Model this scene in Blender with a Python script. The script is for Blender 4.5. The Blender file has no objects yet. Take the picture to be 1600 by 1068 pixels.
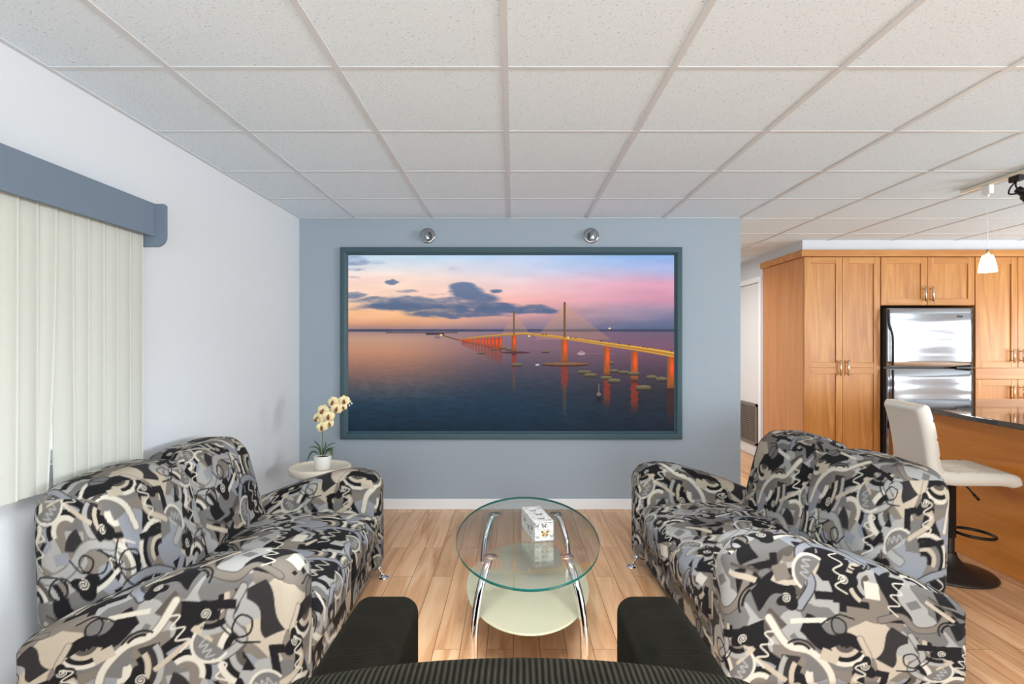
import bpy, bmesh, math, random
import numpy as np
from mathutils import Vector, Matrix

random.seed(7)
C = bpy.context.scene.collection
PI = math.pi
R = math.radians

# ------------------------------------------------------------------ helpers
def lin(c):
    return tuple(((v/255.0)/12.92 if v/255.0 <= 0.04045 else ((v/255.0+0.055)/1.055)**2.4) for v in c)

def wloc(p):
    v = Vector((0, 0, 0))
    while p is not None:
        v = v + Vector(p.location)
        p = p.parent
    return v

def tag(o, label=None, cat=None, group=None, kind=None):
    if label: o['label'] = label
    if cat: o['category'] = cat
    if group: o['group'] = group
    if kind: o['kind'] = kind
    return o

def thing(name, loc, label, cat, group=None, rz=0.0):
    o = bpy.data.objects.new(name, None)
    o.empty_display_size = 0.1
    C.objects.link(o)
    o.location = loc
    o.rotation_euler = (0, 0, rz)
    return tag(o, label, cat, group)

def obj(name, verts, faces, mats, parent=None, smooth=False, local=False, midx=None, flip=False):
    """one mesh object; verts are world coordinates unless local"""
    if not isinstance(mats, (list, tuple)): mats = [mats]
    if parent is not None and not local:
        b = wloc(parent)
        verts = [(v[0]-b.x, v[1]-b.y, v[2]-b.z) for v in verts]
    me = bpy.data.meshes.new(name)
    me.from_pydata([tuple(v) for v in verts], [], [tuple(f) for f in faces])
    if midx is not None:
        me.polygons.foreach_set('material_index', midx)
    for m in mats: me.materials.append(m)
    if smooth:
        me.polygons.foreach_set('use_smooth', [True]*len(me.polygons))
    me.update()
    o = bpy.data.objects.new(name, me)
    C.objects.link(o)
    if parent is not None: o.parent = parent
    return o

class MB:
    """collects shapes for ONE mesh"""
    def __init__(s):
        s.v = []; s.f = []; s.m = []; s.sm = []
    def add(s, verts, faces, mi=0, smooth=False):
        n = len(s.v)
        s.v += [tuple(v) for v in verts]
        for f in faces:
            s.f.append(tuple(i+n for i in f)); s.m.append(mi); s.sm.append(smooth)
        return s
    def box(s, x0, x1, y0, y1, z0, z1, mi=0, bevel=0.0, seg=2):
        bm = bmesh.new()
        bmesh.ops.create_cube(bm, size=1.0)
        for v in bm.verts:
            v.co = Vector((x0+(v.co.x+.5)*(x1-x0), y0+(v.co.y+.5)*(y1-y0), z0+(v.co.z+.5)*(z1-z0)))
        if bevel > 0:
            bmesh.ops.bevel(bm, geom=list(bm.edges), offset=bevel, segments=seg, profile=0.5, affect='EDGES')
        bm.verts.index_update()
        s.add([v.co for v in bm.verts], [[v.index for v in f.verts] for f in bm.faces], mi, False)
        bm.free()
        return s
    def tube(s, pts, rad, seg=12, mi=0, caps=True):
        pts = [Vector(p) for p in pts]
        n = len(pts)
        rads = rad if isinstance(rad, (list, tuple)) else [rad]*n
        t0 = (pts[1]-pts[0]).normalized()
        up = Vector((0, 0, 1)) if abs(t0.z) < 0.9 else Vector((1, 0, 0))
        nrm = t0.cross(up).normalized()
        V = []; F = []
        for i, p in enumerate(pts):
            if i == 0: t = pts[1]-pts[0]
            elif i == n-1: t = pts[-1]-pts[-2]
            else: t = pts[i+1]-pts[i-1]
            t.normalize()
            nrm = (nrm - t*nrm.dot(t)).normalized()
            b = t.cross(nrm)
            for k in range(seg):
                a = 2*PI*k/seg
                V.append(p + (nrm*math.cos(a)+b*math.sin(a))*rads[i])
        for i in range(n-1):
            for k in range(seg):
                k2 = (k+1) % seg
                F.append((i*seg+k, i*seg+k2, (i+1)*seg+k2, (i+1)*seg+k))
        s.add(V, F, mi, True)
        if caps:
            s.add(V[:seg], [tuple(range(seg))[::-1]], mi)
            s.add(V[-seg:], [tuple(range(seg))], mi)
        return s
    def lathe(s, prof, c=(0, 0, 0), seg=40, mi=0, axis='z', closed=False):
        V = []; F = []
        for (r, h) in prof:
            for k in range(seg):
                a = 2*PI*k/seg
                if axis == 'z': V.append((c[0]+r*math.cos(a), c[1]+r*math.sin(a), c[2]+h))
                elif axis == 'y': V.append((c[0]+r*math.cos(a), c[1]+h, c[2]+r*math.sin(a)))
                else: V.append((c[0]+h, c[1]+r*math.cos(a), c[2]+r*math.sin(a)))
        for i in range(len(prof)-1):
            for k in range(seg):
                k2 = (k+1) % seg
                F.append((i*seg+k, i*seg+k2, (i+1)*seg+k2, (i+1)*seg+k))
        s.add(V, F, mi, True)
        return s
    def prism(s, poly, z0, z1, mi=0, mi_side=None, chamfer=0.0):
        """poly in XY extruded in z, optional chamfered rim"""
        n = len(poly)
        cx = sum(p[0] for p in poly)/n; cy = sum(p[1] for p in poly)/n
        def inset(k):
            out = []
            for (x, y) in poly:
                d = math.hypot(x-cx, y-cy); f = (d-k)/d
                out.append((cx+(x-cx)*f, cy+(y-cy)*f))
            return out
        ms = mi if mi_side is None else mi_side
        rings = [(inset(chamfer), z0), (poly, z0+chamfer), (poly, z1-chamfer), (inset(chamfer), z1)] if chamfer else [(poly, z0), (poly, z1)]
        V = []
        for P, z in rings: V += [(x, y, z) for (x, y) in P]
        F = []
        for i in range(len(rings)-1):
            for k in range(n):
                k2 = (k+1) % n
                F.append((i*n+k, i*n+k2, (i+1)*n+k2, (i+1)*n+k))
        s.add(V, F, ms, False)
        b = (len(rings)-1)*n
        s.add(V[:n], [tuple(range(n))[::-1]], mi)
        s.add(V[b:], [tuple(range(n))], mi)
        return s
    def build(s, name, mats, parent=None, local=False):
        o = obj(name, s.v, s.f, mats, parent, False, local, s.m)
        o.data.polygons.foreach_set('use_smooth', s.sm)
        bm = bmesh.new(); bm.from_mesh(o.data)
        bmesh.ops.remove_doubles(bm, verts=bm.verts, dist=1e-5)
        bmesh.ops.recalc_face_normals(bm, faces=bm.faces)
        bm.to_mesh(o.data); bm.free()
        o.data.update()
        return o

def box(name, x0, x1, y0, y1, z0, z1, mat, parent=None, bevel=0.0, local=False, seg=2):
    return MB().box(x0, x1, y0, y1, z0, z1, 0, bevel, seg).build(name, mat, parent, local)

def smooth_path(pts, n=8):
    """Catmull-Rom"""
    P = [Vector(p) for p in pts]
    P = [P[0]*2-P[1]] + P + [P[-1]*2-P[-2]]
    out = []
    for i in range(1, len(P)-2):
        for k in range(n):
            t = k/n
            a, b, c, d = P[i-1], P[i], P[i+1], P[i+2]
            out.append(0.5*((2*b)+(-a+c)*t+(2*a-5*b+4*c-d)*t*t+(-a+3*b-3*c+d)*t**3))
    out.append(P[-2].copy())
    return out

# ---- rounded box with a fine lattice surface, deformed by a function
def axis_samples(h, r, step, kc=7):
    c = [(-h) + r*(1-math.tan((PI/4)*(1-i/kc))) for i in range(kc)]   # -h .. -(h-r)
    n = max(2, int(round(2*(h-r)/step)))
    m = list(np.linspace(-(h-r), (h-r), n+1))
    d = [-x for x in reversed(c)]
    return np.array(c + m + d)

def rbox_arrays(hx, hy, hz, r, step):
    kc = max(5, int(round(r*1.2/step)))
    ax, ay, az = axis_samples(hx, r, step, kc), axis_samples(hy, r, step, kc), axis_samples(hz, r, step, kc)
    nx, ny, nz = len(ax), len(ay), len(az)
    surf = np.zeros((nx, ny, nz), bool)
    surf[0] = surf[-1] = True; surf[:, 0] = surf[:, -1] = True; surf[:, :, 0] = surf[:, :, -1] = True
    ids = np.full((nx, ny, nz), -1, np.int64)
    ids[surf] = np.arange(surf.sum())
    ii, jj, kk = np.nonzero(surf)
    p = np.stack([ax[ii], ay[jj], az[kk]], 1)
    lim = np.array([hx-r, hy-r, hz-r])
    q = np.clip(p, -lim, lim)
    d = p-q
    L = np.linalg.norm(d, axis=1, keepdims=True); L[L == 0] = 1
    pos = q + r*d/L
    def quads(a, fl):
        f = np.stack([a[:-1, :-1], a[1:, :-1], a[1:, 1:], a[:-1, 1:]], -1).reshape(-1, 4)
        return f[:, ::-1] if fl else f
    F = np.concatenate([quads(ids[0], True), quads(ids[-1], False), quads(ids[:, 0], False), quads(ids[:, -1], True), quads(ids[:, :, 0], True), quads(ids[:, :, -1], False)])
    return p, pos, F

def fast_mesh(name, pos, F, mat, parent, colors=None, flip=False, base=None, smooth=True):
    b = wloc(parent) if parent is not None and base is None else Vector((0, 0, 0))
    pos = pos - np.array([b.x, b.y, b.z])
    if flip: F = F[:, ::-1]
    me = bpy.data.meshes.new(name)
    nv, nf = len(pos), len(F)
    me.vertices.add(nv); me.vertices.foreach_set('co', pos.astype(np.float32).ravel())
    me.loops.add(nf*4); me.loops.foreach_set('vertex_index', np.ascontiguousarray(F).astype(np.int32).ravel())
    me.polygons.add(nf)
    me.polygons.foreach_set('loop_start', np.arange(0, nf*4, 4, dtype=np.int32))
    me.polygons.foreach_set('loop_total', np.full(nf, 4, np.int32))
    me.polygons.foreach_set('use_smooth', np.full(nf, smooth, bool))
    me.update(calc_edges=True); me.validate()
    if colors is not None:
        at = me.color_attributes.new('print', 'FLOAT_COLOR', 'POINT')
        c4 = np.ones((nv, 4), np.float32); c4[:, :3] = colors
        at.data.foreach_set('color', c4.ravel())
    me.materials.append(mat)
    o = bpy.data.objects.new(name, me); C.objects.link(o)
    if parent is not None: o.parent = parent
    return o

# ------------------------------------------------------------------ materials
def new_mat(name):
    m = bpy.data.materials.new(name); m.use_nodes = True
    nt = m.node_tree
    b = nt.nodes['Principled BSDF']
    return m, nt, b

def mat(name, col, rough=0.5, metal=0.0, noise=0.0, nscale=20.0, bump=0.0, bscale=200.0, spec=0.5, emit=0.0, ecol=None):
    m, nt, b = new_mat(name)
    c = lin(col)
    b.inputs['Base Color'].default_value = (*c, 1)
    b.inputs['Roughness'].default_value = rough
    b.inputs['Metallic'].default_value = metal
    b.inputs['Specular IOR Level'].default_value = spec
    tc = nt.nodes.new('ShaderNodeTexCoord')
    if noise > 0:
        n = nt.nodes.new('ShaderNodeTexNoise'); n.inputs['Scale'].default_value = nscale; n.inputs['Detail'].default_value = 3
        nt.links.new(tc.outputs['Object'], n.inputs['Vector'])
        r = nt.nodes.new('ShaderNodeValToRGB')
        r.color_ramp.elements[0].position = 0.3; r.color_ramp.elements[1].position = 0.7
        r.color_ramp.elements[0].color = (*[v*(1-noise) for v in c], 1)
        r.color_ramp.elements[1].color = (*[min(1, v*(1+noise)) for v in c], 1)
        nt.links.new(n.outputs['Fac'], r.inputs['Fac']); nt.links.new(r.outputs['Color'], b.inputs['Base Color'])
    if bump > 0:
        n2 = nt.nodes.new('ShaderNodeTexNoise'); n2.inputs['Scale'].default_value = bscale; n2.inputs['Detail'].default_value = 2
        nt.links.new(tc.outputs['Object'], n2.inputs['Vector'])
        bp = nt.nodes.new('ShaderNodeBump'); bp.inputs['Strength'].default_value = bump; bp.inputs['Distance'].default_value = 0.002
        nt.links.new(n2.outputs['Fac'], bp.inputs['Height']); nt.links.new(bp.outputs['Normal'], b.inputs['Normal'])
    if emit > 0:
        b.inputs['Emission Color'].default_value = (*lin(ecol or col), 1)
        b.inputs['Emission Strength'].default_value = emit
    return m

def wood_mat(name, dark, mid, light, axis='z', scale=1.0, rough=0.3):
    """grain running along an axis"""
    m, nt, b = new_mat(name)
    N, L = nt.nodes, nt.links
    tc = N.new('ShaderNodeTexCoord')
    mp = N.new('ShaderNodeMapping')
    s = {'z': (9, 9, 0.9), 'y': (9, 0.9, 9), 'x': (0.9, 9, 9)}[axis]
    mp.inputs['Scale'].default_value = tuple(v*scale for v in s)
    oi = N.new('ShaderNodeObjectInfo')
    ad = N.new('ShaderNodeVectorMath'); ad.operation = 'MULTIPLY_ADD'
    cb = N.new('ShaderNodeCombineXYZ')
    for k in range(3): L.new(oi.outputs['Random'], cb.inputs[k])
    ad.inputs[1].default_value = (7, 5, 3)
    L.new(cb.outputs[0], ad.inputs[0]); L.new(tc.outputs['Object'], ad.inputs[2])
    L.new(ad.outputs[0], mp.inputs['Vector'])
    n = N.new('ShaderNodeTexNoise'); n.inputs['Scale'].default_value = 1.2; n.inputs['Detail'].default_value = 6; n.inputs['Distortion'].default_value = 1.6
    L.new(mp.outputs[0], n.inputs['Vector'])
    mp2 = N.new('ShaderNodeMapping'); mp2.inputs['Scale'].default_value = tuple(v*scale*(12 if v > 5 else 3) for v in s)
    L.new(ad.outputs[0], mp2.inputs['Vector'])
    n2 = N.new('ShaderNodeTexNoise'); n2.inputs['Scale'].default_value = 1.0; n2.inputs['Detail'].default_value = 3
    L.new(mp2.outputs[0], n2.inputs['Vector'])
    mx = N.new('ShaderNodeMath'); mx.operation = 'MULTIPLY_ADD'; mx.inputs[1].default_value = 0.3
    L.new(n2.outputs['Fac'], mx.inputs[0])
    sc = N.new('ShaderNodeMath'); sc.operation = 'MULTIPLY'; sc.inputs[1].default_value = 0.7
    L.new(n.outputs['Fac'], sc.inputs[0]); L.new(sc.outputs[0], mx.inputs[2])
    r = N.new('ShaderNodeValToRGB'); e = r.color_ramp.elements
    e[0].position = 0.32; e[0].color = (*lin(dark), 1)
    e[1].position = 0.68; e[1].color = (*lin(light), 1)
    k = e.new(0.5); k.color = (*lin(mid), 1)
    L.new(mx.outputs[0], r.inputs['Fac']); L.new(r.outputs['Color'], b.inputs['Base Color'])
    b.inputs['Roughness'].default_value = rough
    b.inputs['Coat Weight'].default_value = 0.06; b.inputs['Coat Roughness'].default_value = 0.2
    return m

def floor_mat():
    m, nt, b = new_mat('oak_laminate')
    N, L = nt.nodes, nt.links
    tc = N.new('ShaderNodeTexCoord'); sp = N.new('ShaderNodeSeparateXYZ'); cb = N.new('ShaderNodeCombineXYZ')
    L.new(tc.outputs['Object'], sp.inputs[0]); L.new(sp.outputs['Y'], cb.inputs['X']); L.new(sp.outputs['X'], cb.inputs['Y'])
    br = N.new('ShaderNodeTexBrick')
    br.offset = 0.37; br.offset_frequency = 2; br.squash = 1.0
    br.inputs['Color1'].default_value = (0, 0, 0, 1); br.inputs['Color2'].default_value = (1, 1, 1, 1)
    br.inputs['Mortar'].default_value = (0.5, 0.5, 0.5, 1)
    br.inputs['Scale'].default_value = 1.0; br.inputs['Mortar Size'].default_value = 0.0014; br.inputs['Mortar Smooth'].default_value = 0.1
    br.inputs['Bias'].default_value = 0.0; br.inputs['Brick Width'].default_value = 1.21; br.inputs['Row Height'].default_value = 0.1135
    L.new(cb.outputs[0], br.inputs['Vector'])
    # per-plank offset of the grain
    ad = N.new('ShaderNodeVectorMath'); ad.operation = 'MULTIPLY_ADD'; ad.inputs[1].default_value = (3.1, 9.7, 5.3)
    L.new(br.outputs['Color'], ad.inputs[0]); L.new(tc.outputs['Object'], ad.inputs[2])
    mp = N.new('ShaderNodeMapping'); mp.inputs['Scale'].default_value = (16, 1.3, 1)
    L.new(ad.outputs[0], mp.inputs[0])
    n = N.new('ShaderNodeTexNoise'); n.inputs['Scale'].default_value = 1; n.inputs['Detail'].default_value = 7; n.inputs['Distortion'].default_value = 1.2
    L.new(mp.outputs[0], n.inputs['Vector'])
    r = N.new('ShaderNodeValToRGB'); e = r.color_ramp.elements
    e[0].position = 0.3; e[0].color = (*lin(FLOOR[0]), 1); e[1].position = 0.72; e[1].color = (*lin(FLOOR[2]), 1)
    k = e.new(0.48); k.color = (*lin(FLOOR[1]), 1)
    L.new(n.outputs['Fac'], r.inputs['Fac'])
    hv = N.new('ShaderNodeHueSaturation')
    mr = N.new('ShaderNodeMapRange'); mr.inputs['To Min'].default_value = 0.86; mr.inputs['To Max'].default_value = 1.1
    sc = N.new('ShaderNodeSeparateColor'); L.new(br.outputs['Color'], sc.inputs[0])
    L.new(sc.outputs[0], mr.inputs['Value']); L.new(mr.outputs[0], hv.inputs['Value'])
    L.new(r.outputs['Color'], hv.inputs['Color'])
    mx = N.new('ShaderNodeMix'); mx.data_type = 'RGBA'
    L.new(br.outputs['Fac'], mx.inputs[0]); L.new(hv.outputs['Color'], mx.inputs[6])
    mx.inputs[7].default_value = (*lin((96, 60, 40)), 1)
    L.new(mx.outputs[2], b.inputs['Base Color'])
    b.inputs['Roughness'].default_value = 0.36
    bp = N.new('ShaderNodeBump'); bp.inputs['Strength'].default_value = 0.25; bp.inputs['Distance'].default_value = 0.001; bp.invert = True
    L.new(br.outputs['Fac'], bp.inputs['Height']); L.new(bp.outputs[0], b.inputs['Normal'])
    return m

def ceiling_mat():
    m, nt, b = new_mat('mineral_ceiling_tile')
    N, L = nt.nodes, nt.links
    tc = N.new('ShaderNodeTexCoord'); mp = N.new('ShaderNodeMapping'); mp.inputs['Scale'].default_value = (1.0, 1.6, 1)
    mp.inputs['Rotation'].default_value = (0, 0, 0.5)
    L.new(tc.outputs['Object'], mp.inputs[0])
    n = N.new('ShaderNodeTexNoise'); n.inputs['Scale'].default_value = 95; n.inputs['Detail'].default_value = 2.5; n.inputs['Roughness'].default_value = 0.6
    L.new(mp.outputs[0], n.inputs['Vector'])
    r = N.new('ShaderNodeValToRGB'); e = r.color_ramp.elements
    base = lin((224, 237, 247)); dk = lin((170, 174, 178))
    e[0].position = 0.315; e[0].color = (*dk, 1); e[1].position = 0.37; e[1].color = (*base, 1)
    L.new(n.outputs['Fac'], r.inputs['Fac'])
    n2 = N.new('ShaderNodeTexNoise'); n2.inputs['Scale'].default_value = 260; n2.inputs['Detail'].default_value = 2
    L.new(tc.outputs['Object'], n2.inputs['Vector'])
    mr = N.new('ShaderNodeMapRange'); mr.inputs['From Min'].default_value = .3; mr.inputs['From Max'].default_value = .7; mr.inputs['To Min'].default_value = 0.93; mr.inputs['To Max'].default_value = 1.04
    L.new(n2.outputs['Fac'], mr.inputs['Value'])
    hv = N.new('ShaderNodeHueSaturation'); L.new(mr.outputs[0], hv.inputs['Value']); L.new(r.outputs['Color'], hv.inputs['Color'])
    L.new(hv.outputs['Color'], b.inputs['Base Color'])
    b.inputs['Roughness'].default_value = 0.95; b.inputs['Specular IOR Level'].default_value = 0.1
    return m

def print_mat(name, rough=0.85, emit=0.0, weave=True):
    """colours printed on the cloth / shown by the screen, stored on the mesh"""
    m, nt, b = new_mat(name)
    N, L = nt.nodes, nt.links
    a = N.new('ShaderNodeAttribute'); a.attribute_name = 'print'
    if emit > 0:
        b.inputs['Base Color'].default_value = (0.012, 0.012, 0.014, 1)
        L.new(a.outputs['Color'], b.inputs['Emission Color']); b.inputs['Emission Strength'].default_value = emit*0.78
    else:
        L.new(a.outputs['Color'], b.inputs['Base Color'])
    b.inputs['Roughness'].default_value = rough
    b.inputs['Specular IOR Level'].default_value = 0.15 if weave else 0.05
    if weave:
        tc = N.new('ShaderNodeTexCoord')
        n = N.new('ShaderNodeTexNoise'); n.inputs['Scale'].default_value = 420; n.inputs['Detail'].default_value = 1
        L.new(tc.outputs['Object'], n.inputs['Vector'])
        bp = N.new('ShaderNodeBump'); bp.inputs['Strength'].default_value = 0.35; bp.inputs['Distance'].default_value = 0.002
        L.new(n.outputs['Fac'], bp.inputs['Height']); L.new(bp.outputs[0], b.inputs['Normal'])
        b.inputs['Sheen Weight'].default_value = 0.02
    return m

def corduroy_mat(name, axis, pitch, cdark, clight):
    m, nt, b = new_mat(name)
    N, L = nt.nodes, nt.links
    tc = N.new('ShaderNodeTexCoord')
    sp = N.new('ShaderNodeSeparateXYZ'); L.new(tc.outputs['Object'], sp.inputs[0])
    nz = N.new('ShaderNodeTexNoise'); nz.inputs['Scale'].default_value = 9; nz.inputs['Detail'].default_value = 2
    L.new(tc.outputs['Object'], nz.inputs['Vector'])
    wob = N.new('ShaderNodeMath'); wob.operation = 'MULTIPLY_ADD'; wob.inputs[1].default_value = 0.006
    L.new(nz.outputs['Fac'], wob.inputs[0]); L.new(sp.outputs[axis], wob.inputs[2])
    ml = N.new('ShaderNodeMath'); ml.operation = 'MULTIPLY'; ml.inputs[1].default_value = 2*PI/pitch
    L.new(wob.outputs[0], ml.inputs[0])
    sn = N.new('ShaderNodeMath'); sn.operation = 'SINE'; L.new(ml.outputs[0], sn.inputs[0])
    mr = N.new('ShaderNodeMapRange'); mr.inputs['From Min'].default_value = -1; mr.inputs['From Max'].default_value = 1
    L.new(sn.outputs[0], mr.inputs['Value'])
    r = N.new('ShaderNodeValToRGB'); e = r.color_ramp.elements
    e[0].position = 0.1; e[0].color = (*lin(cdark), 1); e[1].position = 0.9; e[1].color = (*lin(clight), 1)
    L.new(mr.outputs[0], r.inputs['Fac'])
    n2 = N.new('ShaderNodeTexNoise'); n2.inputs['Scale'].default_value = 14; n2.inputs['Detail'].default_value = 4
    L.new(tc.outputs['Object'], n2.inputs['Vector'])
    m2 = N.new('ShaderNodeMapRange'); m2.inputs['From Min'].default_value = .3; m2.inputs['From Max'].default_value = .7; m2.inputs['To Min'].default_value = .75; m2.inputs['To Max'].default_value = 1.25
    L.new(n2.outputs['Fac'], m2.inputs['Value'])
    hv = N.new('ShaderNodeHueSaturation'); L.new(r.outputs['Color'], hv.inputs['Color']); L.new(m2.outputs[0], hv.inputs['Value'])
    L.new(hv.outputs['Color'], b.inputs['Base Color'])
    b.inputs['Roughness'].default_value = 0.95; b.inputs['Specular IOR Level'].default_value = 0.06
    b.inputs['Sheen Weight'].default_value = 0.03; b.inputs['Sheen Roughness'].default_value = 0.5
    b.inputs['Sheen Tint'].default_value = (*lin((150, 150, 120)), 1)
    bp = N.new('ShaderNodeBump'); bp.inputs['Strength'].default_value = 0.8; bp.inputs['Distance'].default_value = pitch*0.4
    L.new(mr.outputs[0], bp.inputs['Height']); L.new(bp.outputs[0], b.inputs['Normal'])
    return m

def glass_mat(name, tint, ior=1.5, gloss=1.0):
    """thin clear glass: see-through with a Fresnel reflection"""
    m = bpy.data.materials.new(name); m.use_nodes = True
    nt = m.node_tree; N, L = nt.nodes, nt.links
    N.remove(N['Principled BSDF'])
    out = N['Material Output']
    t = N.new('ShaderNodeBsdfTransparent'); t.inputs['Color'].default_value = (*tint, 1)
    g = N.new('ShaderNodeBsdfGlossy'); g.inputs['Roughness'].default_value = 0.015; g.inputs['Color'].default_value = (gloss, gloss, gloss, 1)
    f = N.new('ShaderNodeFresnel')
    ge = N.new('ShaderNodeNewGeometry'); mi = N.new('ShaderNodeMix'); mi.data_type = 'FLOAT'
    mi.inputs[2].default_value = ior; mi.inputs[3].default_value = 1.0/ior
    L.new(ge.outputs['Backfacing'], mi.inputs[0]); L.new(mi.outputs[0], f.inputs['IOR'])
    mx = N.new('ShaderNodeMixShader')
    L.new(f.outputs[0], mx.inputs[0]); L.new(t.outputs[0], mx.inputs[1]); L.new(g.outputs[0], mx.inputs[2]); L.new(mx.outputs[0], out.inputs['Surface'])
    return m

def steel_mat():
    m, nt, b = new_mat('brushed_stainless')
    N, L = nt.nodes, nt.links
    b.inputs['Base Color'].default_value = (*lin((182, 187, 194)), 1)
    b.inputs['Metallic'].default_value = 1.0; b.inputs['Roughness'].default_value = 0.13
    tc = N.new('ShaderNodeTexCoord'); mp = N.new('ShaderNodeMapping'); mp.inputs['Scale'].default_value = (0.8, 1, 8)
    L.new(tc.outputs['Object'], mp.inputs[0])
    n = N.new('ShaderNodeTexNoise'); n.inputs['Scale'].default_value = 1.0; n.inputs['Detail'].default_value = 1
    L.new(mp.outputs[0], n.inputs['Vector'])
    bp = N.new('ShaderNodeBump'); bp.inputs['Strength'].default_value = 0.5; bp.inputs['Distance'].default_value = 0.02
    L.new(n.outputs['Fac'], bp.inputs['Height']); L.new(bp.outputs[0], b.inputs['Normal'])
    return m

def slat_mat():
    m, nt, b = new_mat('blind_vinyl')
    N, L = nt.nodes, nt.links
    b.inputs['Base Color'].default_value = (*lin((206, 208, 201)), 1); b.inputs['Roughness'].default_value = 0.55
    tr = N.new('ShaderNodeBsdfTranslucent'); tr.inputs['Color'].default_value = (*lin((226, 226, 216)), 1)
    mx = N.new('ShaderNodeMixShader'); mx.inputs[0].default_value = 0.22
    out = N['Material Output']
    L.new(b.outputs[0], mx.inputs[1]); L.new(tr.outputs[0], mx.inputs[2]); L.new(mx.outputs[0], out.inputs['Surface'])
    return m

FLOOR = [(188, 136, 94), (213, 166, 124), (228, 190, 150)]
M = {}
M['wall'] = mat('painted_white_wall', (213, 217, 222), 0.8, bump=0.15, bscale=120, spec=0.2)
M['accent'] = mat('painted_blue_grey_wall', (158, 170, 181), 0.7, bump=0.15, bscale=120, spec=0.25)
M['trimwhite'] = mat('white_gloss_trim', (238, 240, 243), 0.4)
M['floor'] = floor_mat()
M['ceil'] = ceiling_mat()
M['grid'] = mat('ceiling_grid_metal', (206, 211, 215), 0.45)
M['frame'] = mat('teal_grey_frame', (52, 80, 90), 0.5, noise=0.06, nscale=30)
M['valance'] = mat('slate_blue_valance', (106, 121, 138), 0.65, bump=0.1, bscale=300)
M['slat'] = slat_mat()
M['white_plastic'] = mat('white_plastic', (232, 232, 230), 0.4)
M['door'] = mat('white_door_paint', (222, 222, 222), 0.5)
M['chrome'] = mat('chrome', (225, 227, 230), 0.06, metal=1.0)
M['satin'] = mat('satin_chrome', (172, 175, 178), 0.16, metal=1.0)
M['nickel'] = mat('brushed_nickel', (222, 210, 190), 0.3, metal=1.0)
M['brass'] = mat('pale_brass', (214, 186, 140), 0.25, metal=1.0)
M['cab'] = wood_mat('honey_maple', (172, 108, 46), (192, 129, 60), (207, 149, 78), 'z', 1.0, 0.42)
M['cab_h'] = wood_mat('honey_maple_cross_grain', (172, 108, 46), (192, 129, 60), (207, 149, 78), 'x', 1.0, 0.42)
M['cab_side'] = wood_mat('maple_side_panel', (180, 116, 58), (192, 128, 69), (202, 140, 80), 'z', 0.6, 0.22)
M['island'] = wood_mat('maple_bar_panel', (188, 112, 40), (202, 127, 52), (212, 140, 64), 'y', 0.6, 0.25)
M['dark_gap'] = mat('dark_recess', (36, 28, 24), 0.8)
M['steel'] = steel_mat()
M['fridge_side'] = mat('dark_grey_fridge_side', (58, 56, 56), 0.5)
M['blackplastic'] = mat('black_plastic', (30, 31, 33), 0.4)
M['granite'] = mat('black_granite', (44, 38, 34), 0.045, noise=0.5, nscale=300, spec=0.9)
M['leather'] = mat('cream_leatherette', (226, 222, 212), 0.42, bump=0.15, bscale=350)
M['bronze'] = mat('dark_bronze_metal', (62, 56, 54), 0.42, metal=0.6)
M['black_metal'] = mat('black_metal', (34, 32, 32), 0.4, metal=0.5)
M['sofa'] = print_mat('abstract_print_upholstery')
M['screen'] = print_mat('lit_screen', 0.4, 1.0, False)
M['cord_back'] = corduroy_mat('dark_corduroy_wide', 'X', 0.0098, (8, 8, 6), (38, 36, 29))
M['cord_arm'] = corduroy_mat('dark_corduroy_fine', 'Y', 0.006, (8, 7, 5), (20, 18, 14))
M['glass'] = glass_mat('clear_table_glass', (0.94, 0.98, 0.975), 1.75)
M['glass_edge'] = mat('green_glass_edge', (24, 92, 84), 0.08, spec=0.8)
M['shelf'] = mat('frosted_shelf_glass', (184, 178, 154), 0.12, spec=0.7)
M['shelf_edge'] = mat('frosted_shelf_edge', (196, 202, 170), 0.2)
M['window_glass'] = glass_mat('window_glass', (0.95, 0.98, 0.98))
M['side_table'] = mat('cream_lacquer', (228, 218, 200), 0.4)
M['pot'] = mat('white_ceramic', (232, 230, 222), 0.3)
M['soil'] = mat('dark_moss', (44, 48, 30), 0.95, noise=0.4, nscale=120)
M['leaf'] = mat('dark_green_leaf', (58, 84, 46), 0.45, noise=0.25, nscale=30)
M['stem'] = mat('olive_stem', (92, 96, 60), 0.5)
M['petal'] = mat('cream_yellow_petal', (240, 222, 172), 0.6, noise=0.1, nscale=60)
M['lip'] = mat('maroon_brown_lip', (132, 78, 46), 0.6, noise=0.3, nscale=150)
M['bud'] = mat('white_bud', (222, 214, 200), 0.6)
M['paper'] = mat('white_printed_card', (180, 179, 176), 0.6, noise=0.3, nscale=90)
M['ink'] = mat('grey_ink', (92, 90, 92), 0.7)
M['ink_dark'] = mat('dark_ink', (58, 56, 58), 0.7)
M['ink_gold'] = mat('ochre_ink', (170, 130, 50), 0.7)
M['ink_light'] = mat('pale_grey_ink', (140, 138, 138), 0.7)
M['vent'] = mat('brown_grey_vent', (122, 112, 104), 0.6)
M['vent_dark'] = mat('dark_vent_slot', (70, 62, 56), 0.8)
M['shade'] = mat('lit_glass_shade', (255, 244, 220), 0.3, emit=9.0, ecol=(255, 232, 190))
M['badge'] = mat('dark_badge', (40, 42, 48), 0.25)

# ------------------------------------------------------------------ measures (metres; camera stands at the origin, looks along +Y)
CAM_Z = 1.30
CEIL = 2.303
YW = 4.49            # accent wall
XL = -1.698          # left wall
F = 884.0
def PX(px, Y): return (px-802)*Y/F
def PZ(py, Y): return CAM_Z-(py-539)*Y/F

def struct(o):
    o['kind'] = 'structure'; return o

# ------------------------------------------------------------------ room shell
XR, YB, YF = 6.4, -2.7, 8.0
struct(box('floor', XL-0.2, XR+0.2, YB-0.2, YF+0.2, -0.06, 0.0, M['floor']))

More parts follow.
